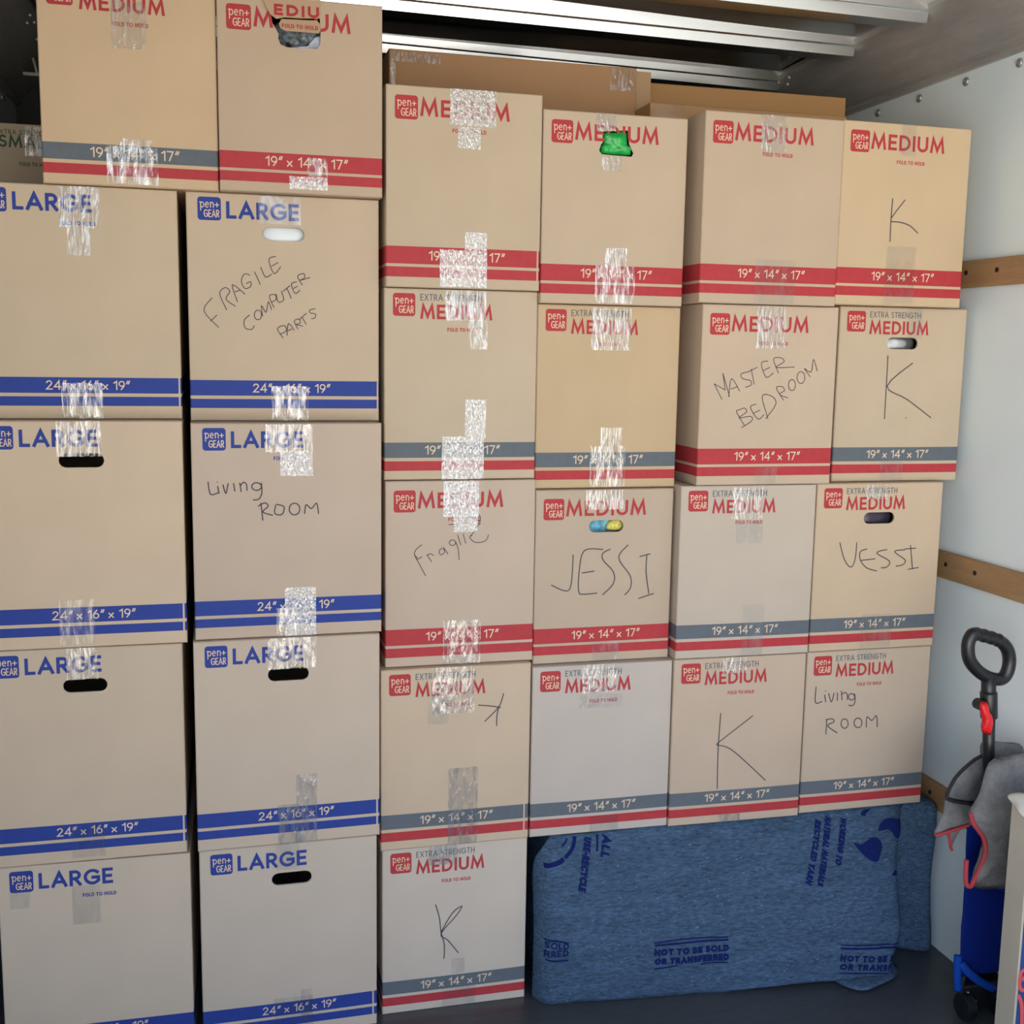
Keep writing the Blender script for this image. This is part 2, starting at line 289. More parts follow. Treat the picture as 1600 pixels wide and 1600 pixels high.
TAPE={
 'A':[[(0.1415,0.3661),(0.2106,0.272),1],[(0.1245,0.0792),(0.2259,0.0047),1],[(0.1513,0.0947),(0.2149,0.0688),1]],
 'B':[[(0.1443,0.0356),(0.2253,0.0089),2],[(0.1825,0.0747),(0.2255,0.037),1]],
 'C1R1':[[(0.1722,0.48),(0.2521,0.396),1],[(0.1868,0.3956),(0.2315,0.3402),1],[(0.1638,0.0759),(0.2458,-0.0005),1]],
 'C1R2':[[(0.1555,0.483),(0.2436,0.4094),1],[(0.1474,0.1042),(0.2187,0.0077),0]],
 'C1R3':[[(0.1666,0.4872),(0.2302,0.4108),1],[(0.1638,0.0837),(0.2317,0.0098),0]],
 'C1R4':[[(0.1506,0.4121),(0.2088,0.3239),0],[(0.0235,0.4096),(0.0648,0.3715),0]],
 'C2R1':[[(0.1501,0.4851),(0.2405,0.4256),0],[(0.1729,0.0768),(0.2531,-0.0008),1]],
 'C2R2':[[(0.1558,0.4716),(0.2567,0.4113),1],[(0.1865,0.4145),(0.2563,0.3591),2],[(0.193,0.1105),(0.261,-0.0004),2],[(0.1744,0.0649),(0.2213,-0.0102),1]],
 'C2R3':[[(0.1585,0.4818),(0.2657,0.4101),1],[(0.2164,0.1627),(0.2639,0.0026),1],[(0.1758,0.0937),(0.2291,-0.0031),1]],
 'C2R4':[[(0.1673,0.4749),(0.2211,0.4108),0],[(0.1592,0.0978),(0.2494,0.0208),0],[(0.2208,0.1133),(0.2466,0.0374),0]],
 'C3R1':[[(0.1405,0.4295),(0.2437,0.3522),2],[(0.1583,0.3497),(0.2093,0.3036),2],[(0.1762,0.1237),(0.2265,0.0849),2],[(0.1198,0.0839),(0.2274,0.003),2]],
 'C3R2':[[(0.1381,0.4297),(0.232,0.3617),1],[(0.1902,0.3638),(0.2356,0.2982),1],[(0.1855,0.1843),(0.2346,0.0973),2],[(0.1322,0.0995),(0.231,-0.0024),2]],
 'C3R3':[[(0.1337,0.4336),(0.2172,0.3515),2],[(0.1581,0.3559),(0.2145,0.3155),2],[(0.1353,0.1059),(0.2252,-0.0068),1]],
 'C3R4':[[(0.1199,0.439),(0.2201,0.3261),1],[(0.1097,0.3673),(0.1588,0.302),0],[(0.1595,0.1921),(0.2314,-0.0093),1]],
 'C3R5':[[(0.1112,0.419),(0.1816,0.3701),1],[(0.1449,0.0523),(0.2286,-0.0128),0],[(0.1681,0.1262),(0.2003,0.0871),0]],
 'C4R1':[[(0.124,0.4265),(0.1711,0.3875),1],[(0.1389,0.3306),(0.1861,0.3006),1],[(0.1301,0.0874),(0.2268,0.0027),1],[(0.1523,0.1287),(0.2052,0.0856),1]],
 'C4R2':[[(0.1305,0.4258),(0.2292,0.3267),1],[(0.1594,0.1446),(0.2126,0.0955),1],[(0.135,0.1005),(0.2238,0.0027),1]],
 'C4R3':[[(0.1225,0.4198),(0.2205,0.3733),1],[(0.1478,0.0506),(0.2151,-0.0042),0]],
 'C4R4':[[(0.1232,0.4287),(0.2098,0.3555),1],[(0.1172,0.3511),(0.2273,0.3191),0],[(0.1529,0.042),(0.2256,-0.0057),0]],
 'C5R1':[[(0.1396,0.4316),(0.203,0.3467),1],[(0.1391,0.1035),(0.2446,0.0025),0]],
 'C5R2':[[(0.1386,0.4287),(0.2141,0.3287),1],[(0.1521,0.0429),(0.2088,-0.0002),0]],
 'C5R3':[[(0.1323,0.4219),(0.212,0.3452),1],[(0.1446,0.3385),(0.2151,0.2847),0],[(0.1716,0.1304),(0.2297,0.001),0]],
 'C5R4':[[(0.1273,0.4294),(0.1892,0.3888),1],[(0.1321,0.0222),(0.1908,-0.0031),1]],
 'C6R1':[[(0.1551,0.4287),(0.1959,0.3555),0],[(0.132,0.1414),(0.2137,0.0044),0]],
 'C6R2':[[(0.1859,0.4354),(0.2283,0.3588),0],[(0.1333,0.0519),(0.1976,0.0007),0]],
 'C6R3':[[(0.1364,0.4256),(0.1933,0.3875),1],[(0.1406,0.0921),(0.2296,0.004),0]],
 'C6R4':[[(0.1408,0.4246),(0.1977,0.3997),0]],
 'small':[[(0.1337,0.1934),(0.1959,0.1237),1]],
 'F1':[[(0.0046,0.1394),(0.1247,0.1174),1],[(0.0031,0.1158),(0.0156,0.0592),1],[(0.5597,0.1405),(0.6265,0.0863),1]],
}
INK={
 'C2R1':[[(0.063,0.202),(0.0326,0.2372),(0.0507,0.2652)],[(0.0452,0.2149),(0.06,0.2286)],[(0.0804,0.2398),(0.0664,0.2738),(0.0778,0.2873),(0.0877,0.2794),(0.0793,0.2629),(0.0993,0.248)],[(0.1035,0.2573),(0.093,0.2939),(0.12,0.2742)],[(0.0978,0.2787),(0.111,0.2832)],[(0.1308,0.3154),(0.1187,0.3171),(0.1124,0.3021),(0.1192,0.287),(0.1315,0.2909),(0.1316,0.3012),(0.1224,0.2968)],[(0.1401,0.3234),(0.1524,0.2956)],[(0.1535,0.3335),(0.1634,0.3124),(0.1768,0.3189)],[(0.1865,0.3572),(0.1711,0.35),(0.1819,0.3201),(0.1965,0.336)],[(0.176,0.3353),(0.1915,0.3445)],[(0.1285,0.2302),(0.1171,0.2185),(0.1188,0.2021),(0.1321,0.1992),(0.1383,0.2076)],[(0.154,0.2307),(0.1529,0.2255),(0.1501,0.2217),(0.1462,0.2202),(0.1424,0.2215),(0.1396,0.2252),(0.1387,0.2304),(0.1398,0.2356),(0.1426,0.2394),(0.1465,0.2409),(0.1503,0.2396),(0.1531,0.2359),(0.154,0.2307)],[(0.156,0.2277),(0.1543,0.2504),(0.1634,0.2366),(0.1688,0.259),(0.1758,0.2421)],[(0.181,0.2469),(0.171,0.2714),(0.1834,0.2749),(0.1853,0.2646),(0.176,0.2592)],[(0.1855,0.277),(0.1904,0.2595),(0.2018,0.265),(0.1969,0.2835)],[(0.2093,0.289),(0.2184,0.2675)],[(0.201,0.2826),(0.2156,0.2954)],[(0.2302,0.3041),(0.2187,0.2986),(0.2268,0.2791),(0.2373,0.2867)],[(0.2228,0.2894),(0.2322,0.2948)],[(0.2426,0.2972),(0.2324,0.316),(0.2459,0.3221),(0.2469,0.3128),(0.2375,0.3074),(0.2594,0.3142)],[(0.1998,0.1818),(0.1876,0.2014),(0.2022,0.2089),(0.2062,0.1976),(0.1926,0.19)],[(0.2081,0.1871),(0.2116,0.2133),(0.2239,0.1989)],[(0.2103,0.1976),(0.2187,0.202)],[(0.2322,0.2012),(0.2241,0.2188),(0.2345,0.2232),(0.2365,0.2149),(0.2282,0.2116),(0.2427,0.2087)],[(0.2408,0.2285),(0.2501,0.212)],[(0.2345,0.2221),(0.2514,0.2371)],[(0.2703,0.247),(0.2577,0.2435),(0.2597,0.2373),(0.2702,0.2355),(0.269,0.2271),(0.2606,0.2248)]],
 'C2R2':[[(0.0337,0.3485),(0.0382,0.3214),(0.0543,0.3243)],[(0.0535,0.3389),(0.0562,0.3222)],[(0.0527,0.3483),(0.0537,0.3467)],[(0.0646,0.3419),(0.0703,0.323),(0.0757,0.3448)],[(0.0868,0.3447),(0.0895,0.3269)],[(0.0999,0.3456),(0.1027,0.3256)],[(0.1008,0.3382),(0.1081,0.3465),(0.1141,0.3412),(0.1149,0.3276)],[(0.1405,0.3439),(0.1442,0.3408),(0.1456,0.3366),(0.1441,0.3324),(0.1404,0.3294),(0.1352,0.3283),(0.1302,0.3295),(0.1265,0.3326),(0.1252,0.3369),(0.1266,0.341),(0.1304,0.3441),(0.1355,0.3451),(0.1405,0.3439)],[(0.1457,0.345),(0.1464,0.3234),(0.1401,0.3093),(0.1273,0.3074)],[(0.1441,0.3008),(0.1477,0.2616)],[(0.1378,0.2935),(0.1523,0.3006),(0.1594,0.2931),(0.1479,0.2806),(0.1694,0.2728)],[(0.1758,0.296),(0.1736,0.277),(0.189,0.2745),(0.1933,0.2914),(0.1769,0.297)],[(0.2275,0.2855),(0.226,0.2791),(0.2217,0.2745),(0.216,0.2729),(0.2103,0.2747),(0.2061,0.2795),(0.2047,0.2859),(0.2063,0.2923),(0.2105,0.2969),(0.2162,0.2985),(0.2219,0.2967),(0.2261,0.2919),(0.2275,0.2855)],[(0.2379,0.2746),(0.2412,0.2948),(0.2526,0.2861),(0.2642,0.2976),(0.2683,0.274)]],
 'C6R4':[[(0.028,0.3366),(0.0283,0.2952),(0.047,0.2972)],[(0.0526,0.3144),(0.0572,0.2945)],[(0.0542,0.3247),(0.0555,0.3226)],[(0.0635,0.3179),(0.0728,0.2946),(0.0791,0.318)],[(0.0881,0.3185),(0.0894,0.2966)],[(0.099,0.3221),(0.1028,0.2969)],[(0.1007,0.3126),(0.1094,0.3173),(0.1165,0.3117),(0.1174,0.297)],[(0.1334,0.3116),(0.1369,0.3083),(0.1384,0.3041),(0.1374,0.3),(0.1343,0.2971),(0.1299,0.2963),(0.1253,0.2977),(0.1218,0.3009),(0.1203,0.3052),(0.1212,0.3093),(0.1243,0.3122),(0.1288,0.313),(0.1334,0.3116)],[(0.1378,0.3125),(0.1402,0.2925),(0.1342,0.2814),(0.1217,0.2832)],[(0.0622,0.2484),(0.0623,0.2087)],[(0.0589,0.2476),(0.0778,0.2495),(0.0828,0.2408),(0.0654,0.2315),(0.0947,0.2106)],[(0.1237,0.2339),(0.1227,0.2276),(0.1193,0.2233),(0.1143,0.2219),(0.1091,0.2239),(0.1051,0.2288),(0.1033,0.2352),(0.1043,0.2414),(0.1077,0.2458),(0.1127,0.2472),(0.1179,0.2451),(0.1219,0.2403),(0.1237,0.2339)],[(0.1633,0.2333),(0.1622,0.2271),(0.1584,0.2227),(0.1528,0.2214),(0.147,0.2235),(0.1425,0.2284),(0.1406,0.2348),(0.1417,0.2411),(0.1455,0.2454),(0.1511,0.2468),(0.1569,0.2447),(0.1614,0.2398),(0.1633,0.2333)],[(0.1767,0.2198),(0.1771,0.2482),(0.1915,0.2378),(0.2044,0.2496),(0.2088,0.2187)]],
 'C5R4':[[(0.1262,0.288),(0.1232,0.1917),(0.1256,0.0899)],[(0.2134,0.2757),(0.1693,0.2447),(0.1264,0.2139),(0.1194,0.2062),(0.1396,0.2008),(0.1613,0.1891),(0.2002,0.1556),(0.2565,0.1029)]],
 'C6R3':[[(0.0684,0.2806),(0.0819,0.2402),(0.0977,0.2186),(0.1086,0.2203),(0.1148,0.2443),(0.1158,0.2794)],[(0.1458,0.2615),(0.1273,0.255),(0.1287,0.2338),(0.1479,0.213),(0.1776,0.204)],[(0.1299,0.2327),(0.1709,0.2356)],[(0.2029,0.2589),(0.1797,0.2545),(0.1768,0.2475),(0.2118,0.2283),(0.205,0.2133),(0.1882,0.2118)],[(0.2549,0.2565),(0.229,0.2552),(0.2283,0.2491),(0.2568,0.23),(0.2509,0.218),(0.2308,0.2145)],[(0.2699,0.2683),(0.2803,0.2048)],[(0.2536,0.2586),(0.2864,0.2597)],[(0.2666,0.2052),(0.2982,0.2093)]],
 'C4R3':[[(0.0939,0.2661),(0.0906,0.1957),(0.0783,0.178),(0.0408,0.1937)],[(0.1686,0.2763),(0.1212,0.2748),(0.1097,0.2237),(0.1098,0.1758),(0.1218,0.1686),(0.1565,0.1702)],[(0.1166,0.2206),(0.1482,0.2243)],[(0.1875,0.2767),(0.1689,0.2677),(0.1693,0.2504),(0.1961,0.2207),(0.1969,0.1918),(0.1696,0.1648)],[(0.2323,0.2859),(0.2109,0.2635),(0.2134,0.2442),(0.2396,0.2096),(0.2415,0.1804),(0.2269,0.1625)],[(0.2815,0.2604),(0.2808,0.2178),(0.2898,0.163)],[(0.2624,0.2562),(0.2906,0.2621)],[(0.2626,0.1524),(0.303,0.1634)]],
 'C3R3':[[(0.0841,0.2879),(0.0668,0.2692),(0.0787,0.2422),(0.0934,0.2141)],[(0.0659,0.2656),(0.0741,0.2561)],[(0.0714,0.2526),(0.085,0.2594)],[(0.0951,0.2646),(0.1071,0.2468)],[(0.0969,0.2609),(0.1033,0.2662),(0.1125,0.2613)],[(0.1318,0.2782),(0.1245,0.272),(0.1282,0.2627),(0.1374,0.2688),(0.1346,0.279),(0.1457,0.2639)],[(0.1632,0.2901),(0.1622,0.2869),(0.1595,0.2847),(0.1558,0.2839),(0.1521,0.2849),(0.1494,0.2873),(0.1484,0.2906),(0.1493,0.2938),(0.152,0.296),(0.1557,0.2968),(0.1594,0.2958),(0.1622,0.2934),(0.1632,0.2901)],[(0.1622,0.2938),(0.1688,0.2771),(0.1718,0.2492)],[(0.1677,0.3084),(0.1753,0.2842)],[(0.1807,0.3108),(0.1873,0.2876)],[(0.1993,0.3039),(0.2104,0.322),(0.2224,0.3355)],[(0.2021,0.3084),(0.1965,0.3012),(0.2106,0.2897),(0.234,0.2927),(0.2414,0.3073)],[(0.2214,0.3448),(0.2204,0.3388),(0.2177,0.3345),(0.214,0.333),(0.2102,0.3347),(0.2075,0.3391),(0.2064,0.3451),(0.2074,0.3511),(0.2101,0.3554),(0.2138,0.3569),(0.2175,0.3552),(0.2203,0.3508),(0.2214,0.3448)],[(0.1463,0.3328),(0.1963,0.3362),(0.2223,0.3411)]],
 'C3R4':[[(0.2302,0.3422),(0.2568,0.3386),(0.2855,0.3329)],[(0.2918,0.3672),(0.2807,0.3351),(0.2458,0.3008)],[(0.2807,0.3351),(0.2762,0.3142),(0.2756,0.2882)]],
 'C3R5':[[(0.128,0.2703),(0.1374,0.2362),(0.1418,0.1982),(0.1502,0.165),(0.1495,0.1284)],[(0.1418,0.1982),(0.169,0.2434),(0.1925,0.259),(0.1793,0.2368),(0.1418,0.1939),(0.1594,0.1747),(0.1854,0.1391)]],
 'C6R2':[[(0.136,0.3164),(0.1363,0.2393),(0.1368,0.1576)],[(0.2073,0.299),(0.1384,0.2403),(0.1977,0.2074),(0.2701,0.1611)],[(0.1956,0.1618),(0.198,0.1598)]],
 'C5R2':[[(0.0567,0.2065),(0.0349,0.2436)],[(0.0349,0.2436),(0.0639,0.229)],[(0.0639,0.229),(0.0561,0.2689)],[(0.0561,0.2689),(0.0757,0.2141)],[(0.0738,0.2122),(0.0789,0.2561),(0.1017,0.2264)],[(0.078,0.2309),(0.0961,0.2375)],[(0.1159,0.2722),(0.1029,0.2665),(0.1085,0.2563),(0.1281,0.2518),(0.1307,0.2415),(0.1156,0.2358)],[(0.1289,0.2798),(0.1388,0.2425)],[(0.116,0.2704),(0.1451,0.2837)],[(0.1721,0.299),(0.1549,0.2932),(0.1689,0.2605),(0.188,0.271)],[(0.1609,0.2764),(0.178,0.2841)],[(0.2015,0.2702),(0.1863,0.3038),(0.2059,0.3069),(0.2146,0.2976),(0.1946,0.2842),(0.2434,0.2857)],[(0.1189,0.1427),(0.0958,0.1767),(0.1017,0.1814),(0.1158,0.1861),(0.1214,0.1767),(0.1025,0.1626),(0.1332,0.1663),(0.1358,0.155),(0.1098,0.139)],[(0.1462,0.1956),(0.1311,0.188),(0.1531,0.1597),(0.1681,0.1711)],[(0.1401,0.1739),(0.1572,0.1815)],[(0.179,0.1606),(0.1608,0.2145),(0.1867,0.2146),(0.198,0.1957),(0.1728,0.1606)],[(0.2184,0.2052),(0.1971,0.2344),(0.2115,0.2383),(0.2193,0.2289),(0.2062,0.2194),(0.2296,0.211)],[(0.2478,0.2423),(0.2469,0.2357),(0.2437,0.2308),(0.2391,0.229),(0.2343,0.2308),(0.2306,0.2356),(0.229,0.2422),(0.2299,0.2488),(0.2331,0.2537),(0.2377,0.2555),(0.2425,0.2537),(0.2462,0.2489),(0.2478,0.2423)],[(0.2721,0.2605),(0.271,0.2534),(0.2675,0.2481),(0.2623,0.2462),(0.257,0.2481),(0.2529,0.2532),(0.2511,0.2603),(0.2521,0.2674),(0.2556,0.2726),(0.2608,0.2746),(0.2661,0.2727),(0.2703,0.2676),(0.2721,0.2605)],[(0.2867,0.2625),(0.2698,0.2822),(0.2882,0.2739),(0.2928,0.3042),(0.3049,0.2759)]],
 'C6R1':[[(0.1401,0.2548),(0.1388,0.2052),(0.1401,0.1523)],[(0.1749,0.2534),(0.1533,0.227),(0.1386,0.2073)],[(0.1391,0.2),(0.1677,0.1991),(0.1932,0.1918),(0.2158,0.1757)]],
}
HOLE={
 'B':[(0.1017,0.3602),(0.2112,0.3669),(0.2126,0.3294),(0.2118,0.3104),(0.2052,0.2994),(0.1715,0.2973),(0.1414,0.2978),(0.1296,0.3022),(0.1245,0.3143),(0.1257,0.3227),(0.1151,0.3322),(0.1111,0.3485)],
 'C4R1':[(0.1393,0.386),(0.168,0.3894),(0.2011,0.3921),(0.2046,0.3609),(0.2165,0.3527),(0.2149,0.342),(0.2103,0.3343),(0.1734,0.335),(0.1387,0.3359),(0.1328,0.3426),(0.1322,0.3514),(0.1359,0.3565),(0.14,0.3615)],
}
FLAP={
 'fold':[(0.1314,0.3522),(0.2046,0.3549),(0.211,0.3481),(0.212,0.3356),(0.2087,0.328),(0.1396,0.3275),(0.129,0.3323),(0.1259,0.3414)],
 'torn':[(0.0947,0.3884),(0.2126,0.3983),(0.2136,0.3859),(0.2101,0.3585),(0.1722,0.3554),(0.1379,0.3548),(0.1207,0.3503),(0.1081,0.3586),(0.0988,0.3764)],
}
# ---------------------------------------------------------------- the truck's cargo box
XL, XR, YB, YF, ZC = -.585, 1.864, -.35, 3.92, 2.475
bm = bmesh.new(); box(bm, XL-.05, XR+.05, YB, YF+.05, -.06, 0); struct('floor', bm, FLOORM)
bm = bmesh.new(); box(bm, XR, XR+.04, YB, YF, 0, ZC); wr = struct('wall_right', bm, WHITE)
bm = bmesh.new(); box(bm, XL-.04, XL, YB, YF, 0, ZC); struct('wall_left', bm, WHITE)
bm = bmesh.new(); box(bm, XL-.04, XR+.04, YF, YF+.04, 0, ZC); struct('wall_back', bm, DARKM)
bm = bmesh.new()
def cfn(s, t):
    x = XL+(XR-XL)*s; y = YB+(YF+.04-YB)*t
    return (x, y, ZC+.006*math.sin(x*3+y*2)*math.sin(y*9.1))
V = [[bm.verts.new(cfn(i/30, j/80)) for i in range(31)] for j in range(81)]
for j in range(80):
    for i in range(30): bm.faces.new((V[j][i], V[j+1][i], V[j+1][i+1], V[j][i+1]))
struct('ceiling', bm, PANEL, smooth=True)
TRIM = 0
def trim(bm, m, smooth=False):
    global TRIM; TRIM += 1
    return struct('trim_%d' % TRIM, bm, m, smooth=smooth)
def extrude_profile(bm, prof, a, b, axis):
    """prof in the plane across axis, run from a to b along axis ('x' -> prof is (y,z); 'y' -> prof is (x,z))"""
    mk = (lambda p, q: (q, p[0], p[1])) if axis == 'x' else (lambda p, q: (p[0], q, p[1]))
    A = [bm.verts.new(mk(p, a)) for p in prof]; B = [bm.verts.new(mk(p, b)) for p in prof]; n = len(prof)
    for i in range(n): bm.faces.new((A[i], A[(i+1) % n], B[(i+1) % n], B[i]))
    bm.faces.new(A[::-1]); bm.faces.new(B)
    bmesh.ops.recalc_face_normals(bm, faces=list(bm.faces))
def bow(y, skew=.0, x0=.134):
    bm = bmesh.new()
    extrude_profile(bm, [(y-.006, ZC+.01), (y, ZC-.008), (y+.005, ZC-.026), (y+.011, ZC-.0262), (y+.013, ZC-.029), (y+.019, ZC-.052), (y+.078, ZC-.052), (y+.088, ZC-.02), (y+.09, ZC+.01)], XL+x0, XR-.12, 'x')
    for v in bm.verts: v.co.y += (v.co.x-.9)*skew
    trim(bm, ALU)
for y in (.86, 1.21, 1.56, 1.915, 2.268, 2.618, 2.962): bow(y, .035)
bow(3.385, .06, .3)
bow(3.76, .05, .3)
for sgn, xw in ((1, XR), (-1, XL)):
    bm = bmesh.new()
    extrude_profile(bm, [(xw, 2.312), (xw-sgn*.012, 2.312), (xw-sgn*.016, 2.322), (xw-sgn*.012, 2.332), (xw-sgn*.02, 2.337), (xw-sgn*.128, 2.452), (xw-sgn*.134, 2.463), (xw-sgn*.134, ZC), (xw, ZC)], YB, YF, 'y')
    tr = trim(bm, RAILM)
    ys = [2.05+.202*k for k in range(9)]
    for y in ys:
        bm = bmesh.new(); bmesh.ops.create_uvsphere(bm, u_segments=12, v_segments=8, radius=.011)
        for v in bm.verts: v.co.x *= .55
        struct('bolt', bm, SCREW, tr, True).location = (xw-sgn*.003, y, 2.288)
    for y in (2.33, 2.67, 3.03, 3.38, 3.55):
        for dx, dz, dy in ((.124, 2.4475, 0), (.112, 2.4345, .03), (.124, 2.4475, .07)):
            bm = bmesh.new(); bmesh.ops.create_uvsphere(bm, u_segments=8, v_segments=6, radius=.0038)
            struct('rivet', bm, PAPER, tr, True).location = (xw-sgn*(dx+.001), y+dy, dz-.001)
for z0, z1 in ((1.768, 1.835), (1.014, 1.084), (.388, .457)):
    bm = bmesh.new(); box(bm, XR-.018, XR, YB+.02, YF-.02, z0, z1); bevel(bm, .002, 1); t = trim(bm, WOOD)
    for y in (.6, 1.6, 2.46, 2.58, 3.4):
        bm = bmesh.new(); bmesh.ops.create_cone(bm, cap_ends=True, segments=12, radius1=.006, radius2=.006, depth=.003, matrix=Matrix.Rotation(math.pi/2, 4, 'Y'))
        struct('screw', bm, DARKM, t).location = (XR-.0185, y, (z0+z1)/2+.004)
# white wall hook seen at the far upper left
bm = bmesh.new(); tube(bm, [(XL+.09, 3.66, 2.40), (XL+.10, 3.655, 2.355), (XL+.085, 3.64, 2.352)], .004, 8); tube(bm, [(XL+.065, 3.64, 2.352), (XL+.115, 3.64, 2.352)], .005, 8)
hk = obj('tie_hook', bm, PAPER, None, True); tag(hk, 'small white metal tie hook high on the dark left rail', 'hook')
# ---------------------------------------------------------------- cartons
INK_OF = {'M': (RED, RED, RED), 'E': (GREY, RED, RED), 'L': (BLUE, BLUE, BLUE), 'S': (GREEN, GREEN, GREEN)}
# (band_top, band_bottom) as fractions of the height below the top edge
BANDS = {'M': ((.794, .882), (.897, .948)), 'E': ((.801, .882), (.9, .951)), 'L': ((.818, .887), (.902, .943))}
DEPTH = {'M': .4826, 'E': .4826, 'L': .61, 'S': .21}
def bulge(w, h, amt):
    def f(x, z):
        u = 2*x/w-1; v = 2*z/h-1
        return -amt*(1-u*u)*(1-v*v)
    return f
def carton_mesh(w, h, d, kind, amt, hole=None, gap=None, plain=False):
    """hollow carton shell; front at y=0, x from -w/2, z from 0. hole: (x0,x1,z0,z1,outline) in face metres"""
    bm = bmesh.new(); c = .0022; f = bulge(w, h, amt)
    bands = [] if plain or kind not in BANDS else [(h*(1-b), h*(1-a)) for a, b in BANDS[kind]]
    zs = {0, c, h-c, h}; xs = {0, c, w-c, w}
    for a, b in bands: zs |= {a, b}
    if hole: zs |= {hole[2], hole[3]}; xs |= {hole[0], hole[1]}
    if gap: xs |= {w-gap-.0018, w-gap+.0018}
    def fill(s, n):
        s = sorted(s); out = [s[0]]; step = s[-1]/n
        for q in s[1:]:
            k = max(1, round((q-out[-1])/step)); a = out[-1]
            if hole and any(abs(a-hole[i]) < 1e-6 and abs(q-hole[i+1]) < 1e-6 for i in (0, 2)): k = 1
            out += [a+(q-a)*i/k for i in range(1, k+1)]
        return out
    xs = fill(xs, 9); zs = fill(zs, 9)
    def bi(z0, z1):
        zc = (z0+z1)/2
        for k, (a, b) in enumerate(bands):
            if a < zc < b: return 1+k
        return 0
    def P(x, z):
        y = f(x, z)
        if x in (0, w) or z in (0, h): y += c
        xx = x-w/2
        return (xx, y, z)
    V = [[bm.verts.new(P(x, z)) for x in xs] for z in zs]
    for j in range(len(zs)-1):
        for i in range(len(xs)-1):
            q = (V[j][i], V[j][i+1], V[j+1][i+1], V[j+1][i])
            if hole and abs(xs[i]-hole[0]) < 1e-6 and abs(zs[j]-hole[2]) < 1e-6:
                O = hole[4]; n = len(O); OV = [bm.verts.new((x-w/2, f(x, z), z)) for x, z in O]; IV = [bm.verts.new((x-w/2, f(x, z)+.005, z)) for x, z in O]
                cx = sum(p[0] for p in O)/n; cz = sum(p[1] for p in O)/n
                crn = []
                for p in O: crn.append((1 if p[0] > cx else 0) if p[1] < cz else (2 if p[0] > cx else 3))
                for k in range(n):
                    k2 = (k+1) % n; A, B = q[crn[k]], q[crn[k2]]
                    if A is B: bm.faces.new((A, OV[k2], OV[k]))
                    else:
                        bm.faces.new((A, OV[k2], OV[k])); bm.faces.new((A, B, OV[k2]))
                    bm.faces.new((OV[k], OV[k2], IV[k2], IV[k]))
                continue
            m = bi(zs[j], zs[j+1])
            if m and gap and abs((xs[i]+xs[i+1])/2-(w-gap)) < .0018: m = 0
            bm.faces.new(q).material_index = m
    # sides, with the bands running round
    R = [bm.verts.new((w/2, d, z)) for z in zs]; L = [bm.verts.new((-w/2, d, z)) for z in zs]
    for j in range(len(zs)-1):
        m = bi(zs[j], zs[j+1])
        bm.faces.new((V[j][-1], R[j], R[j+1], V[j+1][-1])).material_index = m
        bm.faces.new((L[j], V[j][0], V[j+1][0], L[j+1])).material_index = m
        bm.faces.new((R[j], L[j], L[j+1], R[j+1])).material_index = m
    bm.faces.new(V[-1]+[R[-1], L[-1]]); bm.faces.new(V[0][::-1]+[L[0], R[0]])
    bmesh.ops.recalc_face_normals(bm, faces=list(bm.faces))
    return bm
def slot(x0, x1, z0, z1):
    r = (z1-z0)/2; zc = (z0+z1)/2
    return arc(x1-r, zc, r, r, -90, 90, 8)+arc(x0+r, zc, r, r, 90, 270, 8)
def face_place(w, h, amt):
    f = bulge(w, h, amt)
    return lambda x, z, d: (x-w/2, f(x, z)-d, z)
def tape_strip(w, h, amt, a, b, style, parent):
    x0, x1 = sorted((a[0], b[0])); z0, z1 = sorted((a[1], b[1]))
    z1 = min(z1, h-.0004); z0 = max(z0, .0004)
    if x1 > w: x1 = w-.001
    x0 = max(x0, .001)
    f = bulge(w, h, amt); nx = max(3, int((x1-x0)/.0035)); nz = max(3, int((z1-z0)/.005)); sd = random.random()*99
    bm = bmesh.new(); amp = (.0003, .0007, .0006)[style]; V = []
    for j in range(nz+1):
        row = []
        for i in range(nx+1):
            x = x0+(x1-x0)*i/nx; z = z0+(z1-z0)*j/nz
            n = noise.noise(Vector((x*(220 if style == 2 else 260), z*(200 if style == 2 else 55), sd)))
            if j in (0, nz): z += .0022*noise.noise(Vector((x*420, sd, j)))
            if i in (0, nx): x += .0008*noise.noise(Vector((z*120, sd, i)))
            e = c = 0
            row.append(bm.verts.new((x-w/2, f(x, z)-.0012-amp*(1+n), min(z, h-.0003))))
        V.append(row)
    for j in range(nz):
        for i in range(nx): bm.faces.new((V[j][i], V[j][i+1], V[j+1][i+1], V[j+1][i]))
    return obj('tape_strip', bm, TAPES[style], parent, True)
BADGE = {}
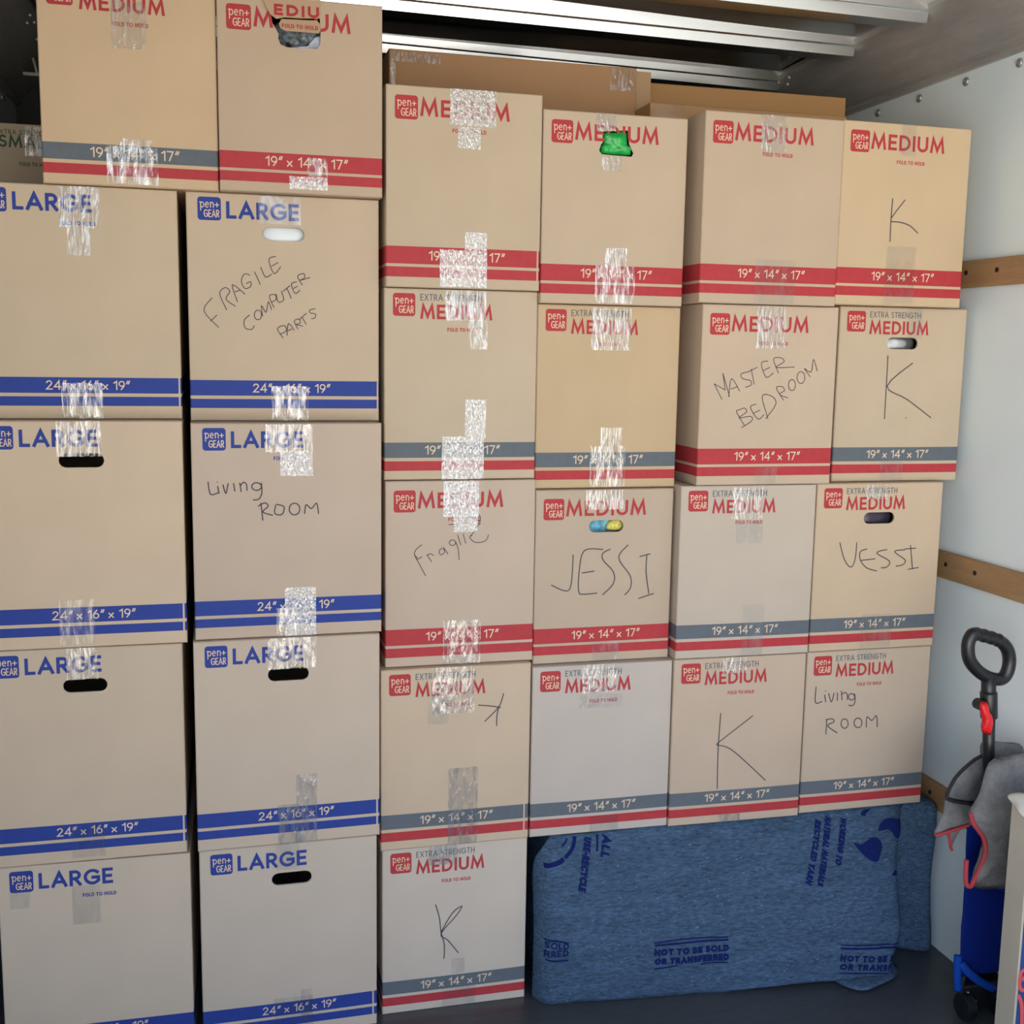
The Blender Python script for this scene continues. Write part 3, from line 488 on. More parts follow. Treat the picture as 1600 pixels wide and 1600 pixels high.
def printing(root, w, h, kind, amt, skip=()):
    pl = face_place(w, h, amt); ink, ink2, _ = INK_OF[kind]; main = INK_OF[kind][2]
    lx, lt, ls = {'M': (.019, .0225, .0505), 'E': (.019, .0125, .0505), 'L': (.0237, .0115, .0485), 'S': (.02, .0125, .04)}[kind]
    # badge
    bm = bmesh.new(); r = .0065; x0, x1, z1 = lx, lx+ls, h-lt; z0 = z1-ls
    pts = arc(x1-r, z0+r, r, r, -90, 0, 5)+arc(x1-r, z1-r, r, r, 0, 90, 5)+arc(x0+r, z1-r, r, r, 90, 180, 5)+arc(x0+r, z0+r, r, r, 180, 270, 5)
    bm.faces.new([bm.verts.new(pl(a, b, .00045)) for a, b in pts])
    bd = obj('logo', bm, main, root)
    bm = bmesh.new(); dep = Dep(.00055)
    text(bm, 'pen+', x0+ls*.1, x1-ls*.08, z1-ls*.46, ls*.38, .1, pl, dep, .12)
    text(bm, 'GEAR', x0+ls*.26, x1-ls*.09, z0+ls*.13, ls*.33, .12, pl, dep, .2)
    le = obj('logo_lettering', bm, CARD, bd); le.color = srgb(226, 200, 170)
    bm = bmesh.new(); dep = Dep(.00045)
    if kind == 'M': text(bm, 'MEDIUM', .0745, .275, h-.0645, .0365, .185, pl, dep, .2, skip)
    elif kind == 'E': text(bm, 'MEDIUM', .081, .246, h-.0685, .0325, .185, pl, dep, .2)
    elif kind == 'L': text(bm, 'LARGE', .083, .236, h-.055, .036, .195, pl, dep, .17)
    else: text(bm, 'SMALL', .075, .2, h-.058, .029, .17, pl, dep, .17)
    obj('size_lettering', bm, main, root)
    if kind in 'ES':
        bm = bmesh.new(); text(bm, 'EXTRA STRENGTH', .081 if kind == 'E' else .07, .2225 if kind == 'E' else .195, h-.0278, .0148 if kind == 'E' else .0115, .13, pl, Dep(.00045), .24); obj('strength_lettering', bm, GREY if kind == 'E' else GREEN, root)
    if root.get('_fold', 1):
        bm = bmesh.new(); a, b, z = {'M': (.146, .222, .0955), 'E': (.143, .213, .0955), 'L': (.1725, .2425, .082), 'S': (.12, .19, .1)}[kind]
        text(bm, 'FOLD TO HOLD', a, b, h-z, .0085, .2, pl, Dep(.00045), .26); obj('fold_lettering', bm, main, root)
    if '_fold' in root: del root['_fold']
    if kind != 'S':
        bm = bmesh.new(); a, b, st = {'M': (.095, .266, '19" x 14" x 17"'), 'E': (.093, .266, '19" x 14" x 17"'), 'L': (.1335, .299, '24" x 16" x 19"')}[kind]
        t0, t1 = BANDS[kind][0]; zc = h*(1-(t0+t1)/2); hh = .0205 if kind != 'L' else .0195
        text(bm, st, a, b, zc-hh/2, hh, .13, pl, Dep(.0005), .12); o = obj('dimension_lettering', bm, CARD, root); o.color = srgb(226, 205, 178)
HOLES = {'C1R2': 1, 'C1R3': 1, 'C2R1': 1, 'C2R3': 1, 'C2R4': 1, 'C4R3': 1, 'C6R2': 1, 'C6R3': 1}
GAP = {'C1R1': .004, 'C1R2': .006, 'C1R3': .006, 'C2R1': .003, 'C2R3': .006, 'C2R4': .009, 'C3R1': .0055, 'C3R4': .011}
GM, GL = 'medium moving boxes with red print', 'large moving boxes with blue print'
# key: kind, cardboard colour, label
INFO = {
 'C1R4': ('L', (203, 187, 168), 'bottom large box of the far left stack, greyish cardboard, no hand hole'),
 'C1R3': ('L', (202, 183, 161), 'large blue-print box second from the floor in the far left stack, black hand hole'),
 'C1R2': ('L', (209, 187, 161), 'large blue-print box third from the floor in the far left stack, black hand hole'),
 'C1R1': ('L', (203, 183, 156), 'top large box of the far left stack, wide tape over LARGE, no hand hole'),
 'A': ('E', (208, 181, 148), 'medium box with grey and red bands highest at the left, cut off by the frame'),
 'C2R4': ('L', (199, 185, 169), 'large blue-print box on the floor in the second stack, tape shining in its hole'),
 'C2R3': ('L', (200, 183, 164), 'large blue-print box second from the floor in the second stack, black hand hole'),
 'C2R2': ('L', (196, 177, 158), 'large blue-print box with Living ROOM handwritten under the word LARGE'),
 'C2R1': ('L', (201, 181, 156), 'large box marked FRAGILE COMPUTER PARTS with something white in its hand hole'),
 'B': ('M', (195, 173, 149), 'medium red-print box with a torn hand hole and flap, top of the second stack'),
 'C3R5': ('E', (203, 190, 175), 'medium box marked K standing on the floor left of the blue padded cover'),
 'C3R4': ('E', (203, 182, 157), 'medium grey-and-red-band box with a small sideways K at upper right'),
 'C3R3': ('M', (197, 178, 159), 'medium red-print box with Fragile faintly handwritten beside bright crinkled tape'),
 'C3R2': ('E', (198, 180, 156), 'medium grey-and-red-band box with L-shaped bright crinkled tape over its bands'),
 'C3R1': ('M', (197, 178, 153), 'medium red-print box topping the third stack, crinkled tape hiding part of MEDIUM'),
 'C4R4': ('E', (195, 184, 173), 'pale medium box without handwriting on the left end of the blue padded cover'),
 'C4R3': ('M', (190, 172, 151), 'medium red-print box marked JESSI in big letters, light blue cloth in its hole'),
 'C4R2': ('E', (198, 174, 140), 'golden-tan medium box with grey and red bands below the box with green plastic'),
 'C4R1': ('M', (197, 178, 154), 'medium red-print box with green plastic bulging from its torn hand hole'),
 'C5R4': ('E', (195, 175, 154), 'medium box with a tall K on its front, middle of the blue padded cover'),
 'C5R3': ('E', (194, 181, 165), 'pale unmarked medium grey-and-red-band box between the JESSI and VESSI boxes'),
 'C5R2': ('M', (197, 177, 154), 'medium red-print box marked MASTER BEDROOM'),
 'C5R1': ('M', (193, 173, 150), 'clean medium red-print box with no handwriting at the top of the fifth stack'),
 'C6R4': ('E', (195, 177, 156), 'medium box marked Living ROOM above the right end of the blue padded cover'),
 'C6R3': ('E', (200, 179, 152), 'medium box marked VESSI with a dark shiny hand hole beside the white wall'),
 'C6R2': ('E', (196, 178, 153), 'medium box with a large K below its silvery hand hole beside the white wall'),
 'C6R1': ('M', (202, 179, 147), 'medium red-print box with a K at the top of the stack beside the wall'),
 'small': ('S', (186, 170, 148), 'small box with green print far back on the far left stack'),
}
ROOT = {}
for key, (kind, colr, label) in INFO.items():
    x, y, z, ya, ro, le, w, h = BOX[key]
    if key == 'small': x, w = -.43, .29
    if key == 'A': h -= .018
    if key == 'B': h -= .028
    amt = random.uniform(.001, .004)*(1 if kind != 'S' else 0)
    root = thing('small_box' if kind == 'S' else 'large_box' if kind == 'L' else 'medium_box', label, 'box', (x, y, z), None if kind == 'S' else GL if kind == 'L' else GM)
    root.rotation_mode = 'YXZ'; root.rotation_euler = (0, 0, ya); ROOT[key] = (root, w, h, amt)
    hole = None
    if key in HOLES:
        a, b, t0, t1 = (.158, .248, .069, .0985) if kind == 'L' else (.132, .219, .0755, .1045)
        O = slot(a, b, h-t1, h-t0); hole = (a-.004, b+.004, h-t1-.004, h-t0+.004, O); root['_fold'] = 0
    if key in HOLE:
        O = HOLE[key]
        if sum(O[i][0]*O[(i+1) % len(O)][1]-O[(i+1) % len(O)][0]*O[i][1] for i in range(len(O))) < 0: O = O[::-1]
        xs_ = [p[0] for p in O]; zs_ = [p[1] for p in O]; hole = (min(xs_)-.004, max(xs_)+.004, min(zs_)-.004, max(zs_)+.004, O); root['_fold'] = 0
    bm = carton_mesh(w, h-.0016, DEPTH[kind], kind, amt, hole, GAP.get(key))
    o = obj('carton', bm, [CARD, INK_OF[kind][0], INK_OF[kind][1]], root); o.color = srgb(*colr)
    printing(root, w, h, kind, amt, {'B': (1, 2, 3), 'C4R1': ()}.get(key, ()))
    for a, b, st in TAPE.get(key, []): tape_strip(w, h, amt, a, b, st, root)
    if key in INK:
        dep = Dep(.0006); pl = face_place(w, h, amt)
        cut = 8 if key in ('C2R2', 'C6R4') else 99          # two words, two pieces
        for part in (INK[key][:cut], INK[key][cut:]):
            if not part: continue
            bm = bmesh.new()
            for s in part:
                ribbon(bm, [(p.x, p.y) for p in smooth_path([(a, b, 0) for a, b in s], 4)] if len(s) > 2 else s, .0024 if key not in ('C2R1', 'C5R2', 'C3R3') else .0017, pl, dep())
            obj('handwriting', bm, PEN, root)
# torn flaps of the box with the ripped hand hole
root, w, h, amt = ROOT['B']; pl = face_place(w, h, amt)
def flap(name, pts, tilt, lift, curl=0):
    zs_ = [p[1] for p in pts]; zt = max(zs_)
    bm = bmesh.new(); P = lambda a, b, d: Vector(pl(a, b, d+lift+tilt*(zt-b)))
    F = [bm.verts.new(P(a, b, .003)) for a, b in pts]; Bk = [bm.verts.new(P(a, b, 0)) for a, b in pts]; n = len(pts)
    bm.faces.new(F); bm.faces.new(Bk[::-1])
    for i in range(n): bm.faces.new((F[i], Bk[i], Bk[(i+1) % n], F[(i+1) % n]))
    bmesh.ops.recalc_face_normals(bm, faces=list(bm.faces))
    o = obj(name, bm, CARD, root); o.color = srgb(192, 162, 132)
    return o, P
o, P = flap('torn_flap', [(a, min(b, h-.002)) for a, b in FLAP['torn']], .12, .003)
xa = min(p[0] for p in FLAP['torn']); xb = max(p[0] for p in FLAP['torn']); za = min(p[1] for p in FLAP['torn']); zb = h-.002
bm = bmesh.new(); text(bm, 'EDIU', xa+(xb-xa)*.18, xb-.004, za+(zb-za)*.16, (zb-za)*.5, .25, lambda a, b, d: P(a, b, d+.003), Dep(.0003), .25); obj('torn_lettering', bm, RED, o)
o, P = flap('hand_flap', FLAP['fold'], .25, .002)
xa = min(p[0] for p in FLAP['fold']); xb = max(p[0] for p in FLAP['fold']); za = min(p[1] for p in FLAP['fold']); zb = max(p[1] for p in FLAP['fold'])
bm = bmesh.new(); text(bm, 'FOLD TO HOLD', xa+.006, xb-.006, za+(zb-za)*.24, .0085, .2, lambda a, b, d: P(a, b, d+.003), Dep(.0003), .26); obj('fold_lettering', bm, RED, o)
# what shows through the hand holes
def content(key, name, label, cat, m, x0, x1, z0, z1, y, th, wob=.25, mats=None):
    root, w, h, amt = ROOT[key]; bm = bmesh.new()
    cx, cz, a, b = (x0+x1)/2, (z0+z1)/2, (x1-x0)/2, (z1-z0)/2
    puff(bm, [(a*math.cos(t)*(1+.08*math.sin(5*t)), b*math.sin(t)*(1+.08*math.cos(3*t))) for t in [2*math.pi*k/12 for k in range(12)]], 0, th, 6, wob, len(label))
    o = obj(name, bm, m, None, True); o.location = root.matrix_basis @ Vector((cx-w/2, y, cz)) if False else Vector(root.location)+Vector((cx-w/2, y, cz))
    return tag(o, label, cat)
H = lambda k: ROOT[k][2]
GRN = mat('green_plastic', srgb(24, 168, 72), .3, spec=.6, bump=(40, .7, 3), var=[(30, .25)])
xs_ = [p[0] for p in HOLE['C4R1']]; zs_ = [p[1] for p in HOLE['C4R1']]
root, w, h, amt = ROOT['C4R1']; bm = bmesh.new()
puff(bm, [((x-(min(xs_)+max(xs_))/2)*.9, (z-(min(zs_)+max(zs_))/2)*.9) for x, z in HOLE['C4R1']], 0, .03, 7, .6, 3)
g = obj('plastic_bag', bm, GRN, None, True); g.location = Vector(root.location)+Vector(((min(xs_)+max(xs_))/2-w/2, .004, (min(zs_)+max(zs_))/2)); tag(g, 'bright green plastic bag bulging out of a torn hand hole', 'bag')
content('C2R1', 'white_item', 'smooth white object filling the hand hole of the FRAGILE box', 'object', mat('white_gloss', srgb(236, 244, 246), .3), .14, .268, H('C2R1')-.13, H('C2R1')-.045, .03, .045, .05)
cc = content('C4R3', 'folded_cloth', 'light blue and yellow cloth behind the hand hole of the JESSI box', 'cloth', mat('blue_yellow_cloth', srgb(120, 190, 214), .9, var=[(45, .5)]), .115, .236, H('C4R3')-.13, H('C4R3')-.05, .045, .045)
content('C6R2', 'metal_item', 'silvery metal object behind the hand hole of the box with large K', 'object', mat('silver_item', srgb(200, 202, 205), .25, .8), .115, .236, H('C6R2')-.14, H('C6R2')-.05, .04, .05, .1)
content('C6R3', 'dark_item', 'dark purplish shiny object behind the hand hole of the VESSI box', 'object', mat('dark_shiny', srgb(62, 54, 70), .2), .115, .236, H('C6R3')-.14, H('C6R3')-.05, .04, .05, .1)
cb = content('B', 'patterned_cloth', 'black and white speckled cloth showing in the torn hand hole', 'cloth', mat('speckled_cloth', srgb(110, 118, 124), .9, var=[(60, .95), (140, .5)]), .1, .25, H('B')-.13, H('B')-.03, .045, .045)
bm = bmesh.new(); puff(bm, [(.008, -.012), (.045, -.014), (.05, .006), (.036, .014), (.012, .008)], -.025, .012, 4, .5, 4); obj('yellow_patch', bm, mat('yellow_cloth', srgb(226, 214, 110), .9, var=[(120, .4)]), cc, True)
bm = bmesh.new(); puff(bm, [(-.045, -.03), (.05, -.034), (.055, .01), (.03, .012), (.012, -.012), (-.03, -.018)], -.025, .012, 4, .5, 5); obj('white_patch', bm, mat('white_blue_cloth', srgb(196, 206, 226), .9, var=[(110, .35)]), cb, True)
# ---------------------------------------------------------------- plain cartons lying behind the top row
def plain(name, label, x0, x1, y0, d, z0, z1, colr, tapes=()):
    w, h = x1-x0, z1-z0; root = thing(name, label, 'box', ((x0+x1)/2, y0, z0)); bm = carton_mesh(w, h, d, 'P', .002, plain=True)
    o = obj('carton', bm, [CARD], root); o.color = srgb(*colr)
    for a, b, st in tapes: tape_strip(w, h, .002, a, b, st, root)
    return root, w, h
r, w, h = plain('long_box', 'long plain brown box lying across the third and fourth stacks, taped at both top corners', .413, 1.043, 2.85, .24, 2.158, 2.304, (176, 138, 102), TAPE['F1'])
bm = bmesh.new(); box(bm, w/2+.0005, w/2+.043, .012, .016, .01, h-.004); o = obj('end_flap', bm, CARD, r); o.color = srgb(180, 150, 118)
plain('long_box', 'long plain tan box farthest back at the upper right, below the roof rail', 1.099, 1.722, 3.0, .3, 2.147, 2.308, (192, 150, 102))
plain('flat_box', 'thin flat plain box lying on the fifth stack in front of the long tan box', 1.0455, 1.585, 2.752, .1, 2.147, 2.2025, (186, 148, 106), [((.005, .055), (.09, .0), 0)])
# ---------------------------------------------------------------- low chest wrapped in a blue moving pad
pad = thing('pad_covered_chest', 'low blue felt-padded bundle printed NOT TO BE SOLD under the three right-hand stacks', 'moving pad', (1.25, 2.6, 0))
PO = Vector((1.25, 2.6, 0))
bm = bmesh.new(); box(bm, .765-PO.x, 1.841-PO.x, -.02, .5, .0, .4185); bevel(bm, .028, 4)
bmesh.ops.subdivide_edges(bm, edges=[e for e in bm.edges if e.calc_length() > .08], cuts=7, use_grid_fill=True)
for v in bm.verts:
    if .03 < v.co.z < .39: v.co.y += .010*noise.noise(v.co*7); v.co.x += .006*noise.noise(v.co*6+Vector((3, 1, 2)))-.004
for v in bm.verts:
    k = max(0, min(1, (v.co.x-.47)/.09)); v.co.y -= .075*k*k*(3-2*k)*max(0, 1-(v.co.y+.02)/.3)*(1-.25*v.co.z/.42)
obj('blanket_wrap', bm, PAD, pad, True)
ZT = .4165
def lerp_tab(tab, q):
    for (a, u), (b, v) in zip(tab, tab[1:]):
        if q <= b: return u+(v-u)*max(0, (q-a)/(b-a))
    return tab[-1][1]
def xl(z): return lerp_tab([(0, .727), (.2, .729), (.33, .727), (.36, .732), (.385, .752), (.42, .775)], z)
def xr(z): return lerp_tab([(0, 1.668), (.05, 1.672), (.1, 1.69), (.135, 1.698), (.19, 1.696), (.24, 1.70), (.3, 1.712), (.36, 1.738), (.42, 1.75)], z)
def Fy(x, z):
    s = (x-.74)/.92; yb = 2.512-.095*max(0, s); q = max(0, min(1, z/ZT))
    y = yb+(2.552-yb)*q**1.3-.022*math.sin(math.pi*min(1, q*.95+.05))-.004
    dl = x-xl(z); dr = xr(z)-x
    if dl < .035: y += .04*((.035-dl)/.035)**2
    if dr < .035: y += .035*((.035-dr)/.035)**2
    y += .006*noise.noise(Vector((x*5, z*7, 1)))+.003*noise.noise(Vector((x*16, z*14, 5)))
    y -= .012*max(0, 1-((x-1.53)/.1)**2)*(1-q)*max(0, math.sin(q*6))
    return min(y, 2.556)
bm = bmesh.new()
def fs(s, t):
    z = .002+(ZT-.002)*t; x = xl(z)+(xr(z)-xl(z))*s
    if t == 0: z = .002+.012*max(0, math.sin((x-1.2)*6.5))*(x > 1.2)
    return (x-PO.x, Fy(x, z)-PO.y, z)
sheet(bm, fs, 90, 40, .012)
obj('blanket_front', bm, PAD, pad, True)
bm = bmesh.new(); OUT = [(1.50, 2.44), (1.535, 2.375), (1.60, 2.385), (1.667, 2.415), (1.69, 2.47), (1.6, 2.5)]
puff(bm, [(a-PO.x, b-PO.y) for a, b in OUT], 0, .018, 5, .3, 8)
for v in bm.verts: v.co = Vector((v.co.x, v.co.z, v.co.y+.0105+.01*max(0, (v.co.x-.3)*2)))
bmesh.ops.recalc_face_normals(bm, faces=list(bm.faces)); obj('blanket_corner', bm, PAD, pad, True)
def pad_text(name, st, ox, oz, ux, uz, length, h, wt=.2, it=0):
    """text from (ox,oz) running along (ux,uz), cap height h, sheared by it"""
    bm = bmesh.new(); vx, vz = -uz, ux
    def pl(a, b, d):
        a2 = a+it*b; x = ox+ux*a2+vx*b; z = oz+uz*a2+vz*b
        return (x-PO.x, Fy(x, z)-d-PO.y, z)
    text(bm, st, 0, length, 0, h, wt, pl, Dep(.0022), .22)
    return obj(name, bm, PADINK, pad)
def pad_line(bm, pts, w, dep): ribbon(bm, [(p.x, p.y) for p in smooth_path([(a, b, 0) for a, b in pts], 8)], w, lambda x, z, d: (x-PO.x, Fy(x, z)-d-PO.y, z), dep())
pad_text('pad_lettering', 'SOLD', .745, .152, .985, -.1, .058, .017)
pad_text('pad_lettering', 'RRED', .745, .128, .995, .02, .058, .017)
for (x0, z0, x1, z1, st, h) in ((1.019, .114, 1.211, .112, 'NOT TO BE SOLD', .017), (1.02, .090, 1.211, .089, 'OR TRANSFERRED', .017), (1.502, .07, 1.655, .05, 'NOT TO BE S', .017), (1.502, .046, 1.65, .028, 'OR TRANSF', .017)):
    L = math.hypot(x1-x0, z1-z0); pad_text('pad_lettering', st, x0, z0, (x1-x0)/L, (z1-z0)/L, L, h, .3)
def down(st, x0, z0, x1, z1, h, wt=.27, it=.15):
    L = math.hypot(x1-x0, z1-z0); pad_text('pad_lettering', st, x0, z0, (x1-x0)/L, (z1-z0)/L, L, h, wt, it)
down('USE-RECYCLE', .852, .412, .830, .288, .019)
down('ALL', .900, .413, .890, .364, .022)
down('RECYCLED YARN', 1.480, .402, 1.427, .262, .017)
down('NATURAL MATERIALS', 1.509, .408, 1.458, .256, .017)
down('WORKING TO', 1.553, .402, 1.515, .300, .017)
dep = Dep(.0022)
for p, w in (([(.828, .413), (.822, .39), (.808, .372), (.80, .366)], .009), ([(.797, .363), (.78, .354), (.76, .35), (.748, .349)], .011), ([(.808, .41), (.803, .4), (.794, .392)], .004), ([(.886, .413), (.882, .375)], .005),
          ([(1.019, .146), (1.1, .152), (1.211, .148)], .003), ([(1.02, .140), (1.115, .143), (1.211, .141)], .0045), ([(1.019, .079), (1.05, .081), (1.08, .086)], .003), ([(1.14, .083), (1.17, .085), (1.211, .083)], .003),
          ([(1.504, .112), (1.58, .104), (1.672, .096)], .003), ([(1.504, .103), (1.58, .096), (1.664, .088)], .005), ([(1.502, .036), (1.57, .03), (1.64, .022)], .003),
          ([(.745, .173), (.775, .17), (.802, .163)], .004), ([(.748, .121), (.775, .118), (.803, .119)], .004)):
    bm = bmesh.new(); pad_line(bm, p, w, dep); obj('pad_rule', bm, PADINK, pad)
bm = bmesh.new(); dep = Dep(.0024)
for poly in ([(1.574, .343), (1.592, .336), (1.612, .343), (1.632, .35), (1.648, .345), (1.655, .33), (1.645, .31), (1.633, .294), (1.612, .3), (1.592, .318)], [(1.652, .362), (1.662, .378), (1.684, .388), (1.71, .386), (1.728, .378), (1.724, .355), (1.712, .34), (1.697, .345), (1.688, .36), (1.672, .366)],
             [(1.612, .402), (1.622, .41), (1.645, .412), (1.63, .404), (1.622, .397)], [(1.668, .262), (1.68, .27), (1.69, .266), (1.682, .258)]):
    d = dep(); c = (sum(p[0] for p in poly)/len(poly), sum(p[1] for p in poly)/len(poly))
    pp = [(p.x, p.y) for p in smooth_path([(a, b, 0) for a, b in poly], 4, True)]
    R = []
    for q in (1, .66, .33):
        R.append([bm.verts.new((c[0]+(x-c[0])*q-PO.x, Fy(c[0]+(x-c[0])*q, c[1]+(z-c[1])*q)-d-PO.y, c[1]+(z-c[1])*q)) for x, z in pp])
    n = len(pp)
    for k in range(2):
        for i in range(n): bm.faces.new((R[k][i], R[k][(i+1) % n], R[k+1][(i+1) % n], R[k+1][i]))
    bm.faces.new(R[2])
bmesh.ops.recalc_face_normals(bm, faces=list(bm.faces)); obj('pad_emblem', bm, PADINK, pad)
# ---------------------------------------------------------------- folded wagon by the right wall
WO = Vector((1.76, 2.25, 0))
wag = thing('folding_wagon', 'folded blue fabric wagon with black loop handle standing by the white wall', 'wagon', WO)
def wp(pts, y): return [(x-WO.x, y-WO.y, z) for x, z in pts]
LOOP = [(1.6622, .9681), (1.6978, .9593), (1.7303, .9478), (1.7514, .928), (1.7599, .8994), (1.7548, .8698), (1.7382, .8572), (1.7059, .8641), (1.6764, .882), (1.6533, .9082), (1.6466, .9395), (1.6508, .9594)]
bm = bmesh.new(); P = smooth_path(wp(LOOP, 2.2), 6, True)
tube(bm, P, [.0152+(.0012*math.sin(i*1.9) if i < 14 else 0) for i in range(len(P))], 14, True); obj('handle_grip', bm, BLACK, wag, True)
bm = bmesh.new(); tube(bm, wp([(1.7075, .868), (1.710, .832), (1.7105, .826)], 2.2), [.0165, .0165, .0165], 16)
tube(bm, wp([(1.7105, .829), (1.7108, .826), (1.7164, .769), (1.7167, .766)], 2.2), [.018, .0195, .0195, .018], 16); obj('handle_collar', bm, BLACK, wag, True)
bm = bmesh.new(); tube(bm, wp([(1.7165, .772), (1.7215, .70), (1.7333, .5923), (1.742, .50)], 2.2)+[(1.752-WO.x, 2.232-WO.y, .36)], .0138, 16); obj('pole', bm, BLACK, wag, True)
LEV = [(1.6717, .8119), (1.6802, .8145), (1.6911, .8107), (1.6949, .7947), (1.706, .7797), (1.7102, .7636), (1.7088, .7463), (1.7046, .7339), (1.6919, .7379), (1.6808, .745), (1.6828, .7623), (1.6797, .7783), (1.6732, .7945)]
bm = bmesh.new(); puff(bm, [(a-WO.x, b) for a, b in LEV], 2.176-WO.y, .02, 4); obj('release_lever', bm, REDP, wag, True)
bm = bmesh.new(); bmesh.ops.create_cone(bm, cap_ends=True, segments=18, radius1=.013, radius2=.013, depth=.03, matrix=Matrix.Translation((1.685-WO.x, 2.192-WO.y, .802)) @ Matrix.Rotation(math.pi/2, 4, 'X')); bevel(bm, .002, 1); obj('lever_pivot', bm, BLACK, wag)
bm = bmesh.new(); box(bm, 1.727-WO.x, 1.852-WO.x, 2.253-WO.y, 2.333-WO.y, .085, .50); bevel(bm, .012, 3)
bmesh.ops.subdivide_edges(bm, edges=[e for e in bm.edges if e.calc_length() > .05], cuts=9, use_grid_fill=True)
for v in bm.verts:
    q = (v.co.y-.003)/.08; u = (.092-v.co.x)/.125
    v.co.x += u*(.072*q-.008*max(0, (v.co.z-.1)/.4)); v.co.y += .006*noise.noise(Vector((v.co.x*26, v.co.y*12, v.co.z*12)))
obj('fabric_body', bm, NAVY, wag, True)
bm = bmesh.new(); P = smooth_path([(-.03, .0, .128), (-.024, -.008, .118), (0, -.014, .095), (.03, -.016, .074), (.075, -.016, .05)], 6); tube(bm, P, .0105, 10)
tube(bm, smooth_path([(-.034, .008, .145), (-.038, .0, .10), (-.034, -.002, .06)], 5), [.010]*11, 10); obj('fabric_trim', bm, BRIGHT, wag, True)
bm = bmesh.new(); tube(bm, smooth_path([(-.02, -.0, .345), (.01, -.003, .34), (.08, -.003, .31)], 6), .008, 10); obj('fabric_fold', bm, BRIGHT, wag, True)
bm = bmesh.new(); box(bm, -.036, .09, -.02, .03, .012, .08)
for v in bm.verts: v.co.x += .9*(v.co.y+.02)*(v.co.x < 0)
bevel(bm, .006, 2); fr = obj('base_frame', bm, BLACK, wag)
for x, z in ((-.02, .062), (.002, .036)):
    bm = bmesh.new(); bmesh.ops.create_uvsphere(bm, u_segments=10, v_segments=6, radius=.004, matrix=Matrix.Translation((x, -.021, z))); obj('rivet', bm, SCREW, fr, True)
for x in (-.03, .062):
    bm = bmesh.new(); bmesh.ops.create_cone(bm, cap_ends=True, segments=28, radius1=.032, radius2=.032, depth=.026, matrix=Matrix.Translation((x, -.028, .032)) @ Matrix.Rotation(math.pi/2, 4, 'Y')); bevel(bm, .004, 2)
    bmesh.ops.create_cone(bm, cap_ends=True, segments=18, radius1=.016, radius2=.016, depth=.03, matrix=Matrix.Translation((x, -.028, .032)) @ Matrix.Rotation(math.pi/2, 4, 'Y')); obj('wheel', bm, BLACK, wag)
# ---------------------------------------------------------------- grey cloth with red edges hung over the wagon
CO = Vector((1.72, 2.2, .5))
cl = thing('grey_blanket', 'grey cloth with red bound edges draped over the top of the blue wagon', 'blanket', CO)
def cp(pts): return [(a-CO.x, b-CO.z) for a, b in pts]
def cpuff(name, pts, y, th, sd, m=CLOTH, wob=.9):
    bm = bmesh.new(); puff(bm, cp(pts), y-CO.y, th, 7, wob, sd); return obj(name, bm, m, cl, True)
cpuff('hanging_panel', [(1.6865, .678), (1.736, .692), (1.79, .695), (1.845, .665), (1.852, .56), (1.85, .40), (1.84, .352), (1.7598, .3655), (1.678, .3758), (1.666, .3975), (1.6934, .4571), (1.6847, .4999), (1.6545, .5367), (1.6438, .5653), (1.6673, .6061)], 2.15, .042, 1)
cpuff('back_fold', [(1.735, .69), (1.79, .688), (1.85, .672), (1.852, .60), (1.78, .60), (1.742, .64)], 2.243, .026, 2)
cpuff('rounded_flap', [(1.756, .67), (1.7085, .6546), (1.6631, .6173), (1.642, .5781), (1.6502, .5616), (1.7175, .5463), (1.76, .552), (1.77, .61)], 2.235, .022, 3)
cpuff('cuff', [(1.6501, .5652), (1.7175, .5483), (1.7567, .5463), (1.7559, .4925), (1.6961, .4876), (1.653, .482), (1.6191, .4741), (1.6391, .5278)], 2.238, .014, 4)
cpuff('cuff_tip', [(1.6567, .483), (1.6663, .4467), (1.6711, .4301), (1.6831, .4547), (1.6947, .487), (1.675, .488)], 2.244, .012, 5, CLOTH)
def edge(name, pts, y, r, m):
    bm = bmesh.new(); tube(bm, smooth_path([(a-CO.x, y-CO.y, b-CO.z) for a, b in pts], 5), r, 8); return obj(name, bm, m, cl, True)
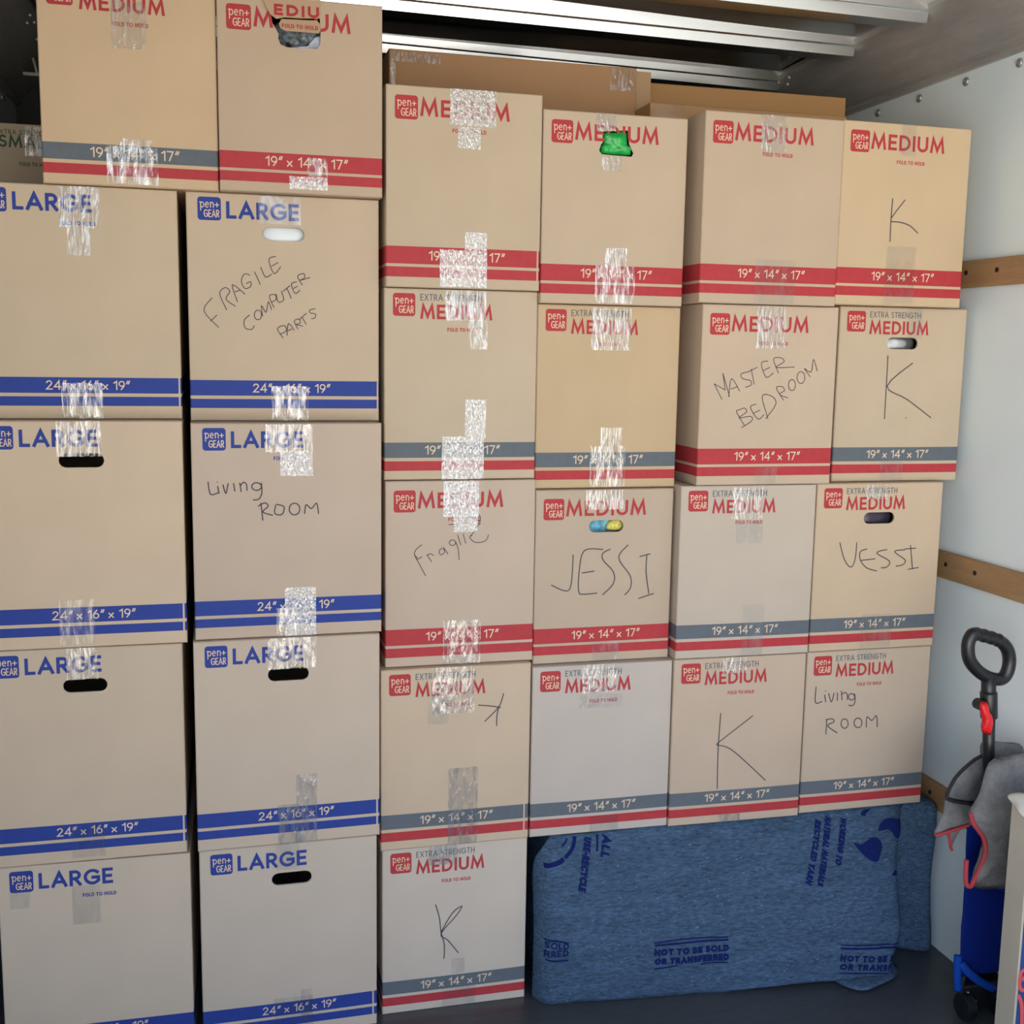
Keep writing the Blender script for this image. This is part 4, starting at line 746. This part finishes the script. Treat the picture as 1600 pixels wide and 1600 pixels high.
edge('piping', [(1.7465, .668), (1.7085, .6556), (1.6631, .6183), (1.6415, .5781), (1.6502, .5606), (1.7175, .5453), (1.75, .545)], 2.228, .0042, PIPING)
edge('red_binding', [(1.6185, .4741), (1.6531, .4810), (1.6873, .4880), (1.7079, .4925)], 2.231, .0042, BIND)
edge('red_binding', [(1.6567, .480), (1.6655, .4467), (1.6711, .4301)], 2.237, .0036, BIND)
edge('red_binding', [(1.6455, .562), (1.6545, .538), (1.6700, .519), (1.6845, .50), (1.692, .475), (1.6925, .457), (1.683, .43), (1.669, .400), (1.660, .385), (1.648, .392), (1.6441, .4247), (1.6440, .450)], 2.146, .0055, BIND)
# ---------------------------------------------------------------- tall slim board carton at the right edge
tb = thing('slim_carton', 'tall slim carton with beige side and blue printed front at the lower right edge', 'box', (1.65, 1.9585, 0))
bm = bmesh.new(); box(bm, 0, .185, 0, .062, 0, .648); bevel(bm, .002, 1)
obj('board_body', bm, BEIGE, tb)
bm = bmesh.new(); box(bm, .004, .182, -.0006, .0004, .004, .57); obj('printed_front', bm, POSTER, tb)
bm = bmesh.new()
for st in ([(.02, .285), (.008, .279), (.0055, .262), (.0065, .246), (.014, .236), (.026, .24), (.03, .258), (.022, .268), (.012, .262)], [(.006, .2235), (.012, .212), (.016, .198), (.019, .17), (.021, .14), (.022, .09)], [(.03, .22), (.05, .245), (.07, .22), (.06, .18), (.04, .16)]):
    ribbon(bm, [(p.x, p.y) for p in smooth_path([(a, b, 0) for a, b in st], 6)], .0085, lambda a, b, d: (a, -d, b), .0012, .003)
obj('red_lettering', bm, LETRED, tb)
bm = bmesh.new(); puff(bm, [(-.002, .664), (.03, .668), (.062, .660), (.074, .648), (.06, .640), (.045, .634), (.02, .622), (.004, .628)], 0, .014, 5, .9, 9)
for v in bm.verts: v.co = Vector((v.co.y-.003+max(0, v.co.z-.652)*1.2, v.co.x, v.co.z))
bmesh.ops.recalc_face_normals(bm, faces=list(bm.faces)); obj('torn_top', bm, PAPER, tb, True)
